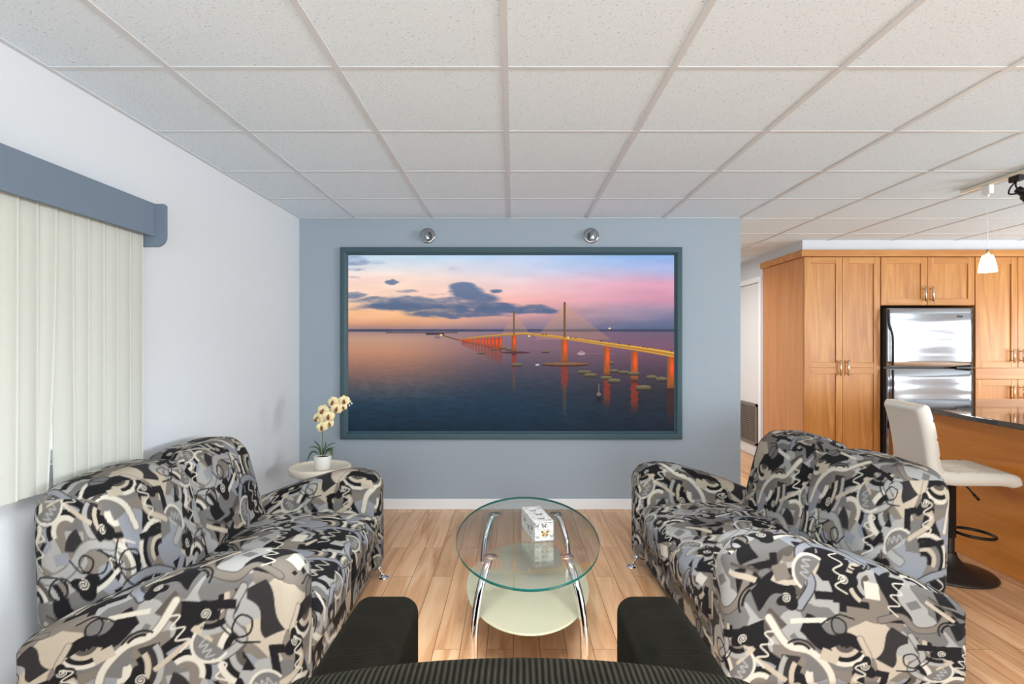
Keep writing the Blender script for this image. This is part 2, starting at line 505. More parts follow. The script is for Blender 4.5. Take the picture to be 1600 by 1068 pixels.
WY0, WY1, WZ0, WZ1 = 0.35, 2.42, 0.86, 1.84      # window opening in the left wall
mb = MB()
mb.box(XL-0.14, XL, YB-0.14, WY0, 0, CEIL+0.1); mb.box(XL-0.14, XL, WY1, YF, 0, CEIL+0.1)
mb.box(XL-0.14, XL, WY0, WY1, 0, WZ0); mb.box(XL-0.14, XL, WY0, WY1, WZ1, CEIL+0.1)
struct(mb.build('wall_left', M['wall']))
mb = MB()
fw = 0.045
for a in ((WY0, WY0+fw, WZ0, WZ1), (WY1-fw, WY1, WZ0, WZ1), (WY0, WY1, WZ0, WZ0+fw), (WY0, WY1, WZ1-fw, WZ1), ((WY0+WY1)/2-0.02, (WY0+WY1)/2+0.02, WZ0, WZ1)):
    mb.box(XL-0.11, XL-0.05, a[0], a[1], a[2], a[3], bevel=0.004)
win = struct(mb.build('window_1', M['trimwhite']))
box('pane', XL-0.083, XL-0.077, WY0+fw, WY1-fw, WZ0+fw, WZ1-fw, M['window_glass'], win)

XA1 = PX(1157, YW)
struct(box('wall_back', XL, XA1, YW, YW+0.12, 0, CEIL+0.05, M['accent']))
struct(box('baseboard_back', XL, XA1, YW-0.014, YW, 0, 0.083, M['trimwhite'], bevel=0.004))
struct(box('baseboard_left', XL, XL+0.013, YB, YW-0.014, 0, 0.083, M['trimwhite'], bevel=0.004))
# corridor and kitchen shell
XK = 2.80
struct(box('wall_far', XL-0.1, XK, YF, YF+0.1, 0, CEIL+0.05, M['wall']))
struct(box('wall_kitchen', XK+0.10, XR, 6.32, 6.42, 0, CEIL+0.05, M['wall']))
mb = MB()                                                  # passage wall with its door opening
DY0, DY1, DZ = 6.44, 7.20, 2.02
mb.box(XK, XK+0.1, 6.32, DY0, 0, CEIL+0.05); mb.box(XK, XK+0.1, DY1, YF, 0, CEIL+0.05); mb.box(XK, XK+0.1, DY0, DY1, DZ, CEIL+0.05)
struct(mb.build('wall_passage', M['wall']))
dr = struct(box('door_1', XK+0.012, XK+0.05, DY0+0.004, DY1-0.004, 0.01, DZ-0.006, M['door'], bevel=0.003))
mb = MB()
vy0, vy1, vz0, vz1 = 6.50, 7.10, 0.14, 0.62
mb.box(XK+0.004, XK+0.014, vy0, vy1, vz0, vz1, 1)
for a in ((vy0, vy0+0.035, vz0, vz1), (vy1-0.035, vy1, vz0, vz1), (vy0, vy1, vz0, vz0+0.03), (vy0, vy1, vz1-0.03, vz1)):
    mb.box(XK-0.004, XK+0.012, a[0], a[1], a[2], a[3])
nlv = 20
for k in range(nlv):
    z = vz0+0.035+(vz1-vz0-0.07)*k/(nlv-1)
    mb.box(XK-0.001, XK+0.008, vy0+0.03, vy1-0.03, z-0.006, z+0.004)
mb.build('vent_grille', [M['vent'], M['vent_dark']], dr)
for z in (0.25, 1.05, 1.78):
    mb = MB(); mb.tube([(XK+0.006, DY0+0.012, z-0.045), (XK+0.006, DY0+0.012, z+0.045)], 0.007, 8); mb.build('hinge', M['nickel'], dr)
mb = MB(); mb.lathe([(0.0, -0.05), (0.024, -0.045), (0.028, -0.03), (0.014, -0.016), (0.012, 0.012)], (XK, DY1-0.07, 0.98), 20, axis='x'); mb.build('knob', M['nickel'], dr)
mb = MB()
mb.box(XK-0.012, XK, DY0-0.06, DY0, 0, DZ+0.06, bevel=0.003); mb.box(XK-0.012, XK, DY1, DY1+0.06, 0, DZ+0.06, bevel=0.003); mb.box(XK-0.012, XK, DY0, DY1, DZ, DZ+0.06, bevel=0.003)
struct(mb.build('trim_1', M['trimwhite']))
struct(box('wall_right', XR, XR+0.1, YB, 6.42, 0, CEIL+0.05, M['wall']))
# rear wall with two assumed wide window openings (behind the camera)
RW = [(-1.2, 1.6), (2.5, 5.7)]
mb = MB()
xs = [XL, RW[0][0], RW[0][1], RW[1][0], RW[1][1], XR]
for a, b in ((xs[0], xs[1]), (xs[2], xs[3]), (xs[4], xs[5])): mb.box(a, b, YB-0.12, YB, 0, CEIL+0.05)
for a, b in RW:
    mb.box(a, b, YB-0.12, YB, 0, 0.10); mb.box(a, b, YB-0.12, YB, 2.05, CEIL+0.05)
struct(mb.build('wall_rear', M['wall']))
# soffit over the cabinets
YC = 5.43            # cabinet fronts
struct(box('wall_soffit', 2.775, XR, YC, 6.32, 2.212, CEIL+0.02, M['wall']))

# ceiling: tiles above, tee grid below
cl = struct(box('ceiling', XL-0.1, XR+0.1, YB-0.1, YF+0.1, CEIL+0.0035, CEIL+0.06, M['ceil']))
mb = MB()
x = -0.03-0.61*2
tees_x = [-0.03+0.61*k for k in range(-2, 11)]
tees_y = [2.055+0.612*k for k in range(-7, 10)]
hw = 0.012
for x in tees_x:
    mb.box(x-hw, x+hw, YB, YF, CEIL, CEIL+0.006)
for y in tees_y:
    mb.box(XL, XR, y-hw, y+hw, CEIL+0.0006, CEIL+0.006)
mb.box(XL, XL+0.022, YB, YF, CEIL-0.0005, CEIL+0.006)
mb.box(XL, XA1, YW-0.022, YW, CEIL-0.0008, CEIL+0.006)
mb.build('ceiling_grid', M['grid'], cl)

# ------------------------------------------------------------------ valance + vertical blind
VX = -1.60
BLX = -1.655
va = thing('window_valance', (-1.65, 1.3, 1.78), 'slate blue valance box above the vertical blinds', 'valance')
VY1 = 2.53
zt, zb = CAM_Z+0.395*1.60, CAM_Z+0.303*1.60
box('front_board', VX-0.018, VX, 0.2, VY1, zb, zt, M['valance'], va, 0.002)
box('top_board', XL+0.001, VX-0.018, 0.2, VY1, zt-0.018, zt, M['valance'], va, 0.001)
for yy in (VY1, 0.182):
    pts = []
    x0, x1, z0, z1, rr = XL+0.001, -1.557, PZ(385, 2.53), zt, 0.045
    pts = [(x0, z1), (x0, z0)]
    for k in range(9):
        a = -PI/2+PI/2*k/8
        pts.append((x1-rr+rr*math.cos(a), z0+rr+rr*math.sin(a)))
    pts += [(x1, z1-0.008), (x1-0.008, z1)]
    n = len(pts)
    V = [(p[0], yy, p[1]) for p in pts]+[(p[0], yy+0.018, p[1]) for p in pts]
    Fc = [tuple(range(n)), tuple(range(2*n-1, n-1, -1))]+[(i, (i+1) % n, n+(i+1) % n, n+i) for i in range(n)]
    MB().add(V, Fc).build('end_board', M['valance'], va)
bl = thing('vertical_blind', (BLX, 1.3, 0.785), 'closed off-white vertical blinds hanging over the window', 'blinds')
box('headrail', BLX-0.02, BLX+0.02, 0.22, 2.515, zt-0.06, zt-0.02, M['white_plastic'], bl, 0.003)
def slat_mesh(y, ang, lean=0.0, twist=0.0):
    w, zt2, zb2, n, nz = 0.089, zt-0.065, 0.783, 8, 10
    V = []; Fc = []
    for j in range(nz+1):
        t = j/nz; z = zt2+(zb2-zt2)*t
        a = ang+twist*t*t
        for th in (-0.0005, 0.0005):
            for i in range(n+1):
                u = (i/n-0.5)*w
                c = 0.006*(1-(2*i/n-1)**2)+th
                V.append((BLX+u*math.sin(a)+c*math.cos(a), y+u*math.cos(a)-c*math.sin(a)+lean*t*t, z))
    m_ = 2*(n+1)
    for j in range(nz):
        for i in range(n):
            a = j*m_+i; b = (j+1)*m_+i
            Fc.append((a, a+1, b+1, b))
            a += n+1; b += n+1
            Fc.append((a, b, b+1, a+1))
        for i in (0, n):
            a = j*m_+i; b = (j+1)*m_+i
            Fc.append((a, b, b+n+1, a+n+1))
    return V, Fc
ys = [2.475-0.0795*k for k in range(28)]
for k, y in enumerate(ys):
    lean, tw = 0.0, random.uniform(-0.05, 0.05)
    if k == 5: lean, tw = 0.010, 0.0
    if k == 6: lean, tw = -0.042, 0.06
    if k == 8: lean = -0.006
    V, Fc = slat_mesh(y, R(11)+random.uniform(-0.04, 0.04), lean, tw)
    obj('slat', V, Fc, M['slat'], bl, smooth=True)

# ------------------------------------------------------------------ framed screen
def value_noise(x, y, seed):
    rs = np.random.RandomState(seed); g = rs.rand(64, 64)
    xi = np.floor(x).astype(int); yi = np.floor(y).astype(int)
    fx = x-xi; fy = y-yi; fx = fx*fx*(3-2*fx); fy = fy*fy*(3-2*fy)
    a = g[yi % 64, xi % 64]; b = g[yi % 64, (xi+1) % 64]; c = g[(yi+1) % 64, xi % 64]; d = g[(yi+1) % 64, (xi+1) % 64]
    return (a*(1-fx)+b*fx)*(1-fy)+(c*(1-fx)+d*fx)*fy
def fbm(x, y, seed, o=4):
    s = 0; t = 0; a = 1
    for k in range(o):
        s = s+a*value_noise(x*2**k, y*2**k, seed+k); t += a; a *= 0.5
    return s/t
def ss(a, b, x):
    t = np.clip((x-a)/(b-a), 0, 1); return t*t*(3-2*t)
def grad(stops, t):
    """stops: [(pos, rgb)]"""
    ps = [s[0] for s in stops]; cs = np.array([s[1] for s in stops], float)
    return np.stack([np.interp(t, ps, cs[:, k]) for k in range(3)], -1)

def bridge_view(X, Y):
    """a sunset over a bay with a lit cable bridge; X 75..1520, Y 167..950 in picture units"""
    u = (X-75)/1445.0
    H = 500.0
    # sky
    left = grad([(167, (186, 212, 232)), (215, (214, 220, 228)), (270, (250, 222, 208)), (350, (246, 208, 186)), (430, (243, 186, 134)), (470, (220, 160, 122)), (500, (150, 120, 124))], Y)
    mid = grad([(167, (170, 206, 240)), (225, (200, 216, 240)), (290, (234, 206, 212)), (370, (244, 180, 174)), (440, (206, 150, 150)), (500, (120, 108, 134))], Y)
    right = grad([(167, (136, 178, 232)), (240, (172, 180, 224)), (300, (222, 160, 184)), (370, (204, 146, 170)), (420, (134, 126, 156)), (500, (84, 98, 130))], Y)
    a = ss(0.12, 0.62, u)[..., None]; b = ss(0.45, 1.0, u)[..., None]
    sky = left*(1-a)+mid*a; sky = sky*(1-b)+right*b
    nz = fbm(X/140, Y/28, 3); nz2 = 0.5*fbm(X/150, Y/13, 11)+0.5*fbm(X/48, Y/16, 17)
    sky = sky*(1+0.10*(nz[..., None]-0.5))
    pk = ss(0.5, 0.75, fbm(X/300+Y/180, Y/70, 21))*0.13
    sky = sky*(1-pk[..., None])+np.array((246, 186, 190))*pk[..., None]*1.0
    dens = np.zeros_like(X)
    wx = X+60*(fbm(X/120, Y/40, 71)-.5); wy = Y+26*(fbm(X/90, Y/30, 81)-.5)
    for cx, cy, rx, ry, w in ((330, 372, 300, 22, .95), (420, 398, 330, 24, 1.0), (560, 428, 260, 20, 1.0), (585, 308, 62, 26, 1.2), (600, 335, 75, 34, 1.2), (640, 372, 120, 34, 1.1), (720, 404, 130, 24, 1.0), (905, 415, 120, 20, 1.05), (725, 333, 36, 10, .95), (275, 288, 30, 8, .9), (340, 333, 60, 9, .7), (110, 345, 70, 14, .8), (100, 196, 80, 22, .75), (190, 195, 60, 12, .5), (110, 236, 60, 10, .6), (95, 270, 40, 7, .5), (560, 228, 50, 7, .4), (1400, 400, 160, 16, .35), (130, 410, 120, 7, .5), (480, 340, 60, 8, .5)):
        q = ((wx-cx)/rx)**2+((wy-cy)/ry)**2
        dens = np.maximum(dens, w*np.clip(1.45-q, 0, 1))
    dens = ss(0.22, 1.0, dens*(0.30+1.15*nz2))
    cc = grad([(167, (112, 132, 172)), (330, (84, 106, 142)), (400, (64, 90, 130)), (450, (80, 98, 136))], Y)
    sky = sky*(1-0.88*dens[..., None])+cc*0.88*dens[..., None]
    # water
    wl = grad([(500, (150, 122, 124)), (540, (190, 148, 126)), (600, (188, 134, 106)), (680, (138, 102, 90)), (760, (80, 78, 86)), (830, (30, 56, 74)), (950, (12, 34, 50))], Y)
    wm = grad([(500, (140, 112, 128)), (580, (128, 98, 112)), (660, (84, 74, 88)), (760, (38, 52, 70)), (850, (12, 46, 66)), (950, (6, 32, 50))], Y)
    wr = grad([(500, (110, 92, 116)), (580, (120, 84, 104)), (680, (78, 60, 74)), (780, (42, 42, 52)), (870, (28, 38, 50)), (950, (20, 32, 46))], Y)
    a = ss(0.10, 0.52, u)[..., None]; b = ss(0.45, 0.95, u)[..., None]
    wat = wl*(1-a)+wm*a; wat = wat*(1-b)+wr*b
    rp = fbm(X/(8+(Y-500)/14+1e-3), Y/(2.0+(Y-500)/90), 31, 3)
    wat = wat*(1+0.45*ss(520, 950, Y)[..., None]*(rp[..., None]-0.5))
    img = np.where((Y < H)[..., None], sky, wat)
    # shore line
    def blend(mask, col, al=1.0):
        nonlocal img
        m_ = (np.clip(mask, 0, 1)*al)[..., None]
        img = img*(1-m_)+np.array(col, float)*m_
    thick = 4+3*fbm(X/60, Y*0+1.3, 41)
    blend(ss(1.5, -1.5, np.abs(Y-504)-thick), (58, 66, 92), 0.9)
    blend(ss(1.0, -1.0, np.abs(Y-514)-2.5)*((X > 240) & (X < 560)), (52, 56, 74), 0.8)
    blend(ss(1.0, -1.0, np.abs(Y-519)-5)*((X > 418) & (X < 500)), (62, 52, 58), 0.9)
    xs_ = [480, 560, 650, 760, 850, 960, 1100, 1250, 1400, 1530]
    ysd = [522, 545, 533, 523, 518, 527, 546, 568, 590, 612]
    deck = np.interp(X, xs_, ysd); dth = np.interp(X, [480, 700, 960, 1250, 1530], [2.5, 3.5, 5.5, 9, 13])
    def rect(x0, x1, y0, y1, s=1.2):
        return ss(-s, s, X-x0)*ss(-s, s, x1-X)*ss(-s, s, Y-y0)*ss(-s, s, y1-Y)
    piers = [(1221, 14, 575, 700), (1343, 16, 597, 722), (1505, 17, 620, 760), (1033, 15, 540, 648), (809, 10, 524, 598)]
    n = 16
    for k in range(n):
        t = (k/(n-1.0))**1.6
        piers.append((578+170*t, 2.5+6*t, 543-10*t, 556+40*t))
    # reflections
    for (x, w, y0, y1) in piers:
        big = w > 9
        L_ = (y1-y0)*(1.0 if big else 0.8)
        wob = X+(3+4*(fbm(X*0, Y/6, 51)-0.5))*np.sin(Y/5.0)*0.8
        mask = ss(-2, 2, w-np.abs(wob-x))*ss(y1-2, y1+4, Y)*(1-ss(y1+L_*0.6, y1+L_*1.35, Y))
        blend(mask, (150, 48, 26) if x != 1505 else (70, 36, 28), 0.75 if big else 0.5)
        if big: blend(rect(x-w, x+w, y1, y1+16), (50, 34, 34), 0.6)
    for (x, y1, L_) in ((1033, 740, 170), (809, 690, 100)):
        blend(ss(-2, 2, 7-np.abs(X-x+2*np.sin(Y/4)))*ss(y1-5, y1+5, Y)*(1-ss(y1+L_*.5, y1+L_, Y)), (110, 74, 44), 0.45)
    # cables
    def tri(x0, y0, xl, xr, yb):
        t = (Y-y0)/(yb-y0)
        inside = (t > 0)*(t < 1)*ss(-1, 1, X-(x0+(xl-x0)*t))*ss(-1, 1, (x0+(xr-x0)*t)-X)
        return inside
    blend(tri(1033, 385, 900, 1240, 545), (214, 150, 104), 0.28); blend(tri(809, 425, 755, 880, 518), (206, 150, 110), 0.32)
    # piers
    for (x, w, y0, y1) in piers:
        big = w > 9
        hot = np.exp(-(((X-x-0.25*w)/(w*0.55))**2))*np.exp(-(((Y-(y0+(y1-y0)*0.35))/((y1-y0)*0.32))**2))
        m_ = rect(x-w, x+w, y0, y1)
        base = np.array((150, 80, 28) if big else (160, 62, 30), float)
        col = base*(1-hot[..., None])+np.array((255, 84, 30), float)*hot[..., None]
        low = ss(y1-18, y1, Y)[..., None]*0.4
        col = col*(1-low)+np.array((80, 50, 34))*low
        img = img*(1-m_[..., None])+col*m_[..., None]
    # deck
    blend(ss(1.2, -1.2, np.abs(Y-deck)-dth), (168, 120, 48), (X > 476)*1.0)
    blend(ss(1.0, -1.0, np.abs(Y-deck+dth*0.5)-dth*0.28), (232, 176, 76), (X > 600)*0.9)
    blend(ss(1.0, -1.0, np.abs(Y-deck-dth*0.75)-dth*0.22), (226, 160, 60), (X > 900)*0.8)
    car = (value_noise(X/7, Y*0+2.2, 61) > 0.72)
    blend(ss(1.0, -1.0, np.abs(Y-deck+dth*0.95)-2.0)*car, (60, 44, 40), (X > 880)*0.8)
    blend(ss(1.0, -1.0, np.abs(Y-(522+(X-480)*0.29))-2.2)*((X > 484) & (X < 570)), (70, 52, 56), 0.9)
    # towers
    blend(rect(1029, 1038, 378, 535), (96, 72, 46)); blend(rect(1034, 1037, 385, 535), (150, 108, 56), 0.6)
    blend(rect(805.5, 812, 420, 520), (104, 78, 52))
    # islets and boats
    def ell(cx, cy, rx, ry, s=0.12):
        return ss(1+s, 1-s, ((X-cx)/rx)**2+((Y-cy)/ry)**2)
    blend(ell(1035, 656, 102, 8), (66, 34, 30)); blend(ell(1035, 651, 100, 6), (136, 98, 62), 0.9)
    blend(ell(815, 602, 66, 5), (84, 40, 40))
    for (x, y, w, h) in ((1121, 688, 30, 8), (1148, 702, 28, 10), (1218, 714, 26, 9), (1254, 727, 28, 11), (1383, 758, 33, 13), (1253, 683, 20, 8), (1297, 689, 24, 8), (1340, 695, 26, 9), (1419, 711, 24, 10), (1463, 720, 26, 11), (823, 656, 24, 8), (948, 598, 16, 6), (1242, 648, 9, 7), (665, 604, 14, 5), (760, 582, 16, 5), (785, 588, 14, 5), (720, 588, 12, 4)):
        blend(rect(x-w, x+w, y-h*0.2, y+h), (44, 40, 38)); blend(ell(x, y-h*0.35, w, h*0.55), (124, 112, 82)); blend(rect(x-w, x+w, y-h*0.35, y+h*.5, 2), (92, 82, 58), 0.8)
    blend(ell(470, 535, 14, 6), (120, 110, 122)); blend(ell(1108, 606, 18, 7), (176, 150, 156)); blend(rect(1100, 1116, 594, 604), (150, 128, 136)); blend(rect(1125, 1260, 604, 607), (150, 116, 128), 0.5)
    blend(ell(913, 656, 9, 4), (200, 190, 190)); blend(ell(1185, 786, 10, 8), (120, 96, 84)); blend(rect(1184, 1187, 740, 785), (130, 110, 110)); blend(rect(1176, 1195, 796, 820), (24, 24, 28), 0.8)
    for x, y in ((487, 524), (876, 529), (1050, 536), (1233, 495)): blend(ell(x, y, 5, 4), (250, 214, 150))
    return np.clip(img, 0, 255)/255.0

def srgb2lin(a): return np.where(a <= 0.04045, a/12.92, ((a+0.055)/1.055)**2.4)

fx0, fx1, fz0, fz1 = PX(533, YW), PX(1064.5, YW), PZ(685, YW), PZ(387, YW)
sx0, sx1, sz0, sz1 = PX(545, YW), PX(1053, YW), PZ(673, YW), PZ(397.5, YW)
fs = thing('framed_screen', ((fx0+fx1)/2, YW, fz0), 'wide screen in a teal grey frame showing a lit bridge at sunset', 'screen')
# frame: swept bull-nose profile (mitred)
def frame_sweep(prof, x0, x1, z0, z1, y):
    """prof: (inset from the outer edge, projection from the wall)"""
    V = []; Fc = []
    for (i, d) in prof:
        V += [(x0+i, y-d, z0+i), (x1-i, y-d, z0+i), (x1-i, y-d, z1-i), (x0+i, y-d, z1-i)]
    n = len(prof)
    for j in range(n-1):
        for k in range(4):
            k2 = (k+1) % 4
            Fc.append((j*4+k, j*4+k2, (j+1)*4+k2, (j+1)*4+k))
    return V, Fc
W_ = sx0-fx0
prof = [(0, 0.0), (0, 0.03), (0.002, 0.035), (0.006, 0.038), (0.034, 0.038), (0.040, 0.036), (0.048, 0.028), (0.054, 0.02), (W_, 0.0165), (W_, 0.0)]
V, Fc = frame_sweep(prof, fx0, fx1, fz0, fz1, YW)
MB().add(V, Fc).build('frame', M['frame'], fs)
nx, nz = 720, 390
gx, gz = np.meshgrid(np.linspace(0, 1, nx), np.linspace(0, 1, nz))
pos = np.stack([sx0+gx*(sx1-sx0), np.full_like(gx, YW-0.012), sz0+gz*(sz1-sz0)], -1).reshape(-1, 3)
col = srgb2lin(bridge_view(75+gx*1445, 950-gz*783)).reshape(-1, 3)
idx = np.arange(nx*nz).reshape(nz, nx)
Fq = np.stack([idx[:-1, :-1], idx[:-1, 1:], idx[1:, 1:], idx[1:, :-1]], -1).reshape(-1, 4)
# a closed thin panel: front grid plus a rim and a back
nv = len(pos)
rim = np.concatenate([idx[0, :], idx[1:, -1], idx[-1, -2::-1], idx[-2:0:-1, 0]])
back = pos[rim].copy(); back[:, 1] = YW-0.001
pos2 = np.concatenate([pos, back]); col2 = np.concatenate([col, np.zeros((len(rim), 3))])
nr = len(rim); a_ = np.arange(nr); b_ = (a_+1) % nr
Fr = np.stack([rim[a_], nv+a_, nv+b_, rim[b_]], -1)
fast_mesh('screen', pos2, np.concatenate([Fq, Fr]), M['screen'], fs, col2, smooth=False)

# ------------------------------------------------------------------ wall lamps above the screen
for i, (px, lab, ang) in enumerate(((667.5, 'small round chrome wall lamp above the screen, on the orchid side', 14), (924.5, 'small round chrome wall lamp above the screen, on the kitchen side', -8))):
    x = PX(px, YW-0.03); z = PZ(367, YW-0.03)
    t = thing('wall_lamp', (x, YW, z), lab, 'wall lamp', 'chrome lamps above the screen')
    mb = MB(); mb.lathe([(0.0, -0.010), (0.03, -0.0105), (0.05, -0.014), (0.0575, -0.012), (0.061, -0.006), (0.061, 0.0)], (x, YW, z), 40, axis='y'); mb.build('wall_plate', M['satin'], t)
    mb = MB(); mb.tube([(x, YW-0.008, z+0.004), (x, YW-0.055, z+0.004)], 0.010, 14); mb.build('arm', M['chrome'], t)
    a = R(ang); dx, dz = math.sin(a), math.cos(a)
    y = YW-0.07
    mb = MB()
    P = lambda s_: (x-dx*s_, y, z+dz*s_)
    mb.tube([P(0.034), P(0.032), P(0.02), P(-0.042), P(-0.045)], [0.004, 0.012, 0.017, 0.021, 0.019], 24); mb.build('lamp_shade', M['satin'], t)

# ------------------------------------------------------------------ printed upholstery
TILE = 0.72; NT = 1200
UNIT = 0.66
def make_print():
    T, n = UNIT, NT
    g = (np.arange(n)+0.5)*T/n
    GX, GY = np.meshgrid(g, g)
    img = np.zeros((n, n, 3))
    rs = np.random.RandomState(12)
    BK, CH, DT, TA, BE, LG, PA, BG, MG = (20, 19, 21), (40, 37, 38), (74, 68, 63), (108, 100, 92), (162, 151, 135), (140, 139, 136), (182, 176, 164), (122, 124, 130), (97, 95, 93)
    # patches: a jittered mosaic whose cells are skewed blocks
    pts = []; cols = []
    pal = [LG, TA, BE, LG, MG, DT, TA, LG, BK, BG, TA, MG, BE]
    k = 0
    for i in range(6):
        for j in range(6):
            pts.append(((i+rs.uniform(.1, .9))*T/6, (j+rs.uniform(.1, .9))*T/6)); cols.append(pal[rs.randint(len(pal))])
    best = np.full((n, n), 1e9); lab = np.zeros((n, n), int)
    for q, (x, y) in enumerate(pts):
        dx = np.abs(GX-x); dx = np.minimum(dx, T-dx); dy = np.abs(GY-y); dy = np.minimum(dy, T-dy)
        a = rs.uniform(-.5, .5)
        d = np.maximum(np.abs(dx*math.cos(a)+dy*math.sin(a)), np.abs(dy*math.cos(a)-dx*math.sin(a)))
        m_ = d < best; best = np.where(m_, d, best); lab = np.where(m_, q, lab)
    img[:] = np.array(cols, float)[lab]
    px = T/n
    def wrapd(cx, cy):
        dx = (GX-cx+T/2) % T-T/2; dy = (GY-cy+T/2) % T-T/2
        return dx, dy
    def put(mask, col):
        m_ = np.clip(mask, 0, 1)[..., None]
        img[:] = img*(1-m_)+np.array(col, float)*m_
    def aa(d): return np.clip(0.5-d/px, 0, 1)          # signed distance -> cover
    def poly(cx, cy, P, col, rot=0.0):
        dx, dy = wrapd(cx, cy)
        c, s = math.cos(rot), math.sin(rot)
        X = dx*c+dy*s; Y = -dx*s+dy*c
        ins = np.zeros(X.shape, bool)
        m_ = len(P)
        for a in range(m_):
            x0, y0 = P[a]; x1, y1 = P[(a+1) % m_]
            if y0 == y1: continue
            cr = ((y0 > Y) != (y1 > Y)) & (X < (x1-x0)*(Y-y0)/(y1-y0)+x0)
            ins ^= cr
        put(ins*1.0, col)
    def ring(cx, cy, r0, r1, a0, a1, col, sx=1.0):
        dx, dy = wrapd(cx, cy); dx = dx/sx
        r = np.hypot(dx, dy); a = (np.arctan2(dy, dx)-a0) % (2*PI)
        put(aa(np.maximum(r-r1, r0-r))*(a < (a1-a0)), col)
    def stroke(P, w, col, taper=False):
        P = [Vector((p[0], p[1], 0)) for p in P]
        P = smooth_path(P, 6)
        cx, cy = P[0].x, P[0].y
        dx, dy = wrapd(cx, cy)
        # evaluate with wrapped copies around the first point
        D = np.full(GX.shape, 1e9)
        for ox in (-T, 0, T):
            for oy in (-T, 0, T):
                for a, b in zip(P[:-1], P[1:]):
                    x0, y0, x1, y1 = a.x-cx, a.y-cy, b.x-cx, b.y-cy
                    xm, ym, h_ = (x0+x1)/2+ox, (y0+y1)/2+oy, max(abs(x1-x0), abs(y1-y0))/2+w+px
                    if abs(xm) > T/2+h_ or abs(ym) > T/2+h_: continue
                    jx0 = ((xm-h_+cx)/px); 
                    X = dx-ox; Y = dy-oy
                    sel = (np.abs(dx-xm) < h_) & (np.abs(dy-ym) < h_)
                    if not sel.any(): continue
                    Xs = X[sel]-x0; Ys = Y[sel]-y0
                    ex, ey = x1-x0, y1-y0; q = ex*ex+ey*ey+1e-12
                    t = np.clip((Xs*ex+Ys*ey)/q, 0, 1)
                    D[sel] = np.minimum(D[sel], np.hypot(Xs-t*ex, Ys-t*ey))
        put(aa(D-w/2), col)
    def rotp(cx, cy, P, a):
        c, s = math.cos(a), math.sin(a)
        return [(cx+x*c-y*s, cy+x*s+y*c) for x, y in P]
    def fan(cx, cy, r, a0, span, cset):
        k = len(cset); w = r/(k+1.2)
        for q in range(k):
            ring(cx, cy, r-w*(q+1)*1.0, r-w*q*1.0, a0, a0+span, cset[q])
    def spiral(cx, cy, r, w, col, turns=2.3, a0=0.0):
        P = []
        for q in range(26):
            t = q/25; a = a0+t*turns*2*PI
            P.append((cx+r*t*math.cos(a), cy+r*t*math.sin(a)))
        stroke(P[::1], w, col)
    def blob(cx, cy, r, col, rot=0.0, e=0.35):
        P = []
        for q in range(28):
            a = 2*PI*q/28
            rr = r*(1+e*math.sin(a+.6)*math.cos(2*a)+0.12*math.sin(3*a))
            P.append((rr*math.cos(a), rr*math.sin(a)*0.82))
        poly(cx, cy, P, col, rot)
    def bar(cx, cy, l, w, a, col):
        poly(cx, cy, [(-l/2, -w/2), (l/2, -w/2), (l/2, w/2), (-l/2, w/2)], col, a)
    def eye(cx, cy, r, rot):
        blob(cx, cy, r, BK, rot); spiral(cx-r*.1, cy+r*.05, r*.42, r*.11, PA, 2.2, rot)
    def zig(cx, cy, l, a, col, w=0.006, nz_=4, amp=.02):
        P = [(-l/2+l*q/(nz_*2), (amp if q % 2 else -amp)) for q in range(nz_*2+1)]
        stroke(rotp(cx, cy, P, a), w, col)
    def ribbon(P, w, col, edge):
        stroke(P, w*1.35, edge); stroke(P, w, col)
    # --- large black and charcoal shapes: wavy pillars, wedges, hooks
    def pillar(x, y, w, h, a, col, bite=.3, ph=0.0):
        P = []
        for q in range(13):
            t = q/12; P.append((-w/2+w*.18*math.sin(ph+t*5.0), -h/2+h*t))
        for q in range(13):
            t = 1-q/12; P.append((w/2-w*bite*math.sin(PI*t)**2+w*.12*math.sin(ph+t*7), -h/2+h*t))
        poly(x, y, P, col, a)
    def wedge(x, y, r, a, span, col):
        poly(x, y, [(0, 0)]+[(r*math.cos(span*q/10), r*math.sin(span*q/10)) for q in range(11)], col, a)
    def hook(x, y, l, w, a, col):
        poly(x, y, [(-l/2, -w/2), (l/2, -w/2), (l/2, w*1.4), (l/2-w, w*1.4), (l/2-w, w/2), (-l/2, w/2)], col, a)
    for (x, y, w, h, a, c, b, ph) in ((.06, .11, .10, .20, .15, BK, .35, 0), (.32, .07, .09, .17, -1.2, BK, .2, 2), (.53, .15, .10, .22, .1, BK, .4, 1), (.16, .37, .10, .22, -.2, BK, .3, 3), (.43, .34, .09, .20, .9, BK, .25, 4), (.60, .45, .10, .19, -.1, BK, .4, 5), (.29, .55, .11, .19, .3, BK, .3, 1.5), (.05, .58, .08, .16, -.5, CH, .2, .5), (.48, .60, .09, .17, 1.2, BK, .3, 2.5), (.23, .22, .07, .14, .2, BK, .3, 3.5), (.37, .46, .06, .15, -.1, CH, .2, 0), (.11, .30, .05, .12, .3, DT, .2, 1), (.57, .30, .05, .14, .05, TA, .1, 2), (.40, .12, .05, .15, -.1, DT, .1, 0), (.25, .40, .05, .16, .15, TA, .1, 1)):
        pillar(x, y, w*.84, h*.88, a, c, b, ph)
    for (x, y, r, a, sp_, c) in ((.20, .06, .10, .4, 1.3, BK), (.47, .25, .10, 3.3, 1.2, BK), (.64, .24, .09, 5.0, 1.4, BK), (.33, .36, .09, 1.9, 1.2, CH), (.12, .48, .09, 4.1, 1.2, BK), (.55, .54, .09, .3, 1.3, BK), (.36, .62, .09, 2.4, 1.4, DT)):
        wedge(x, y, r*.85, a, sp_, c)
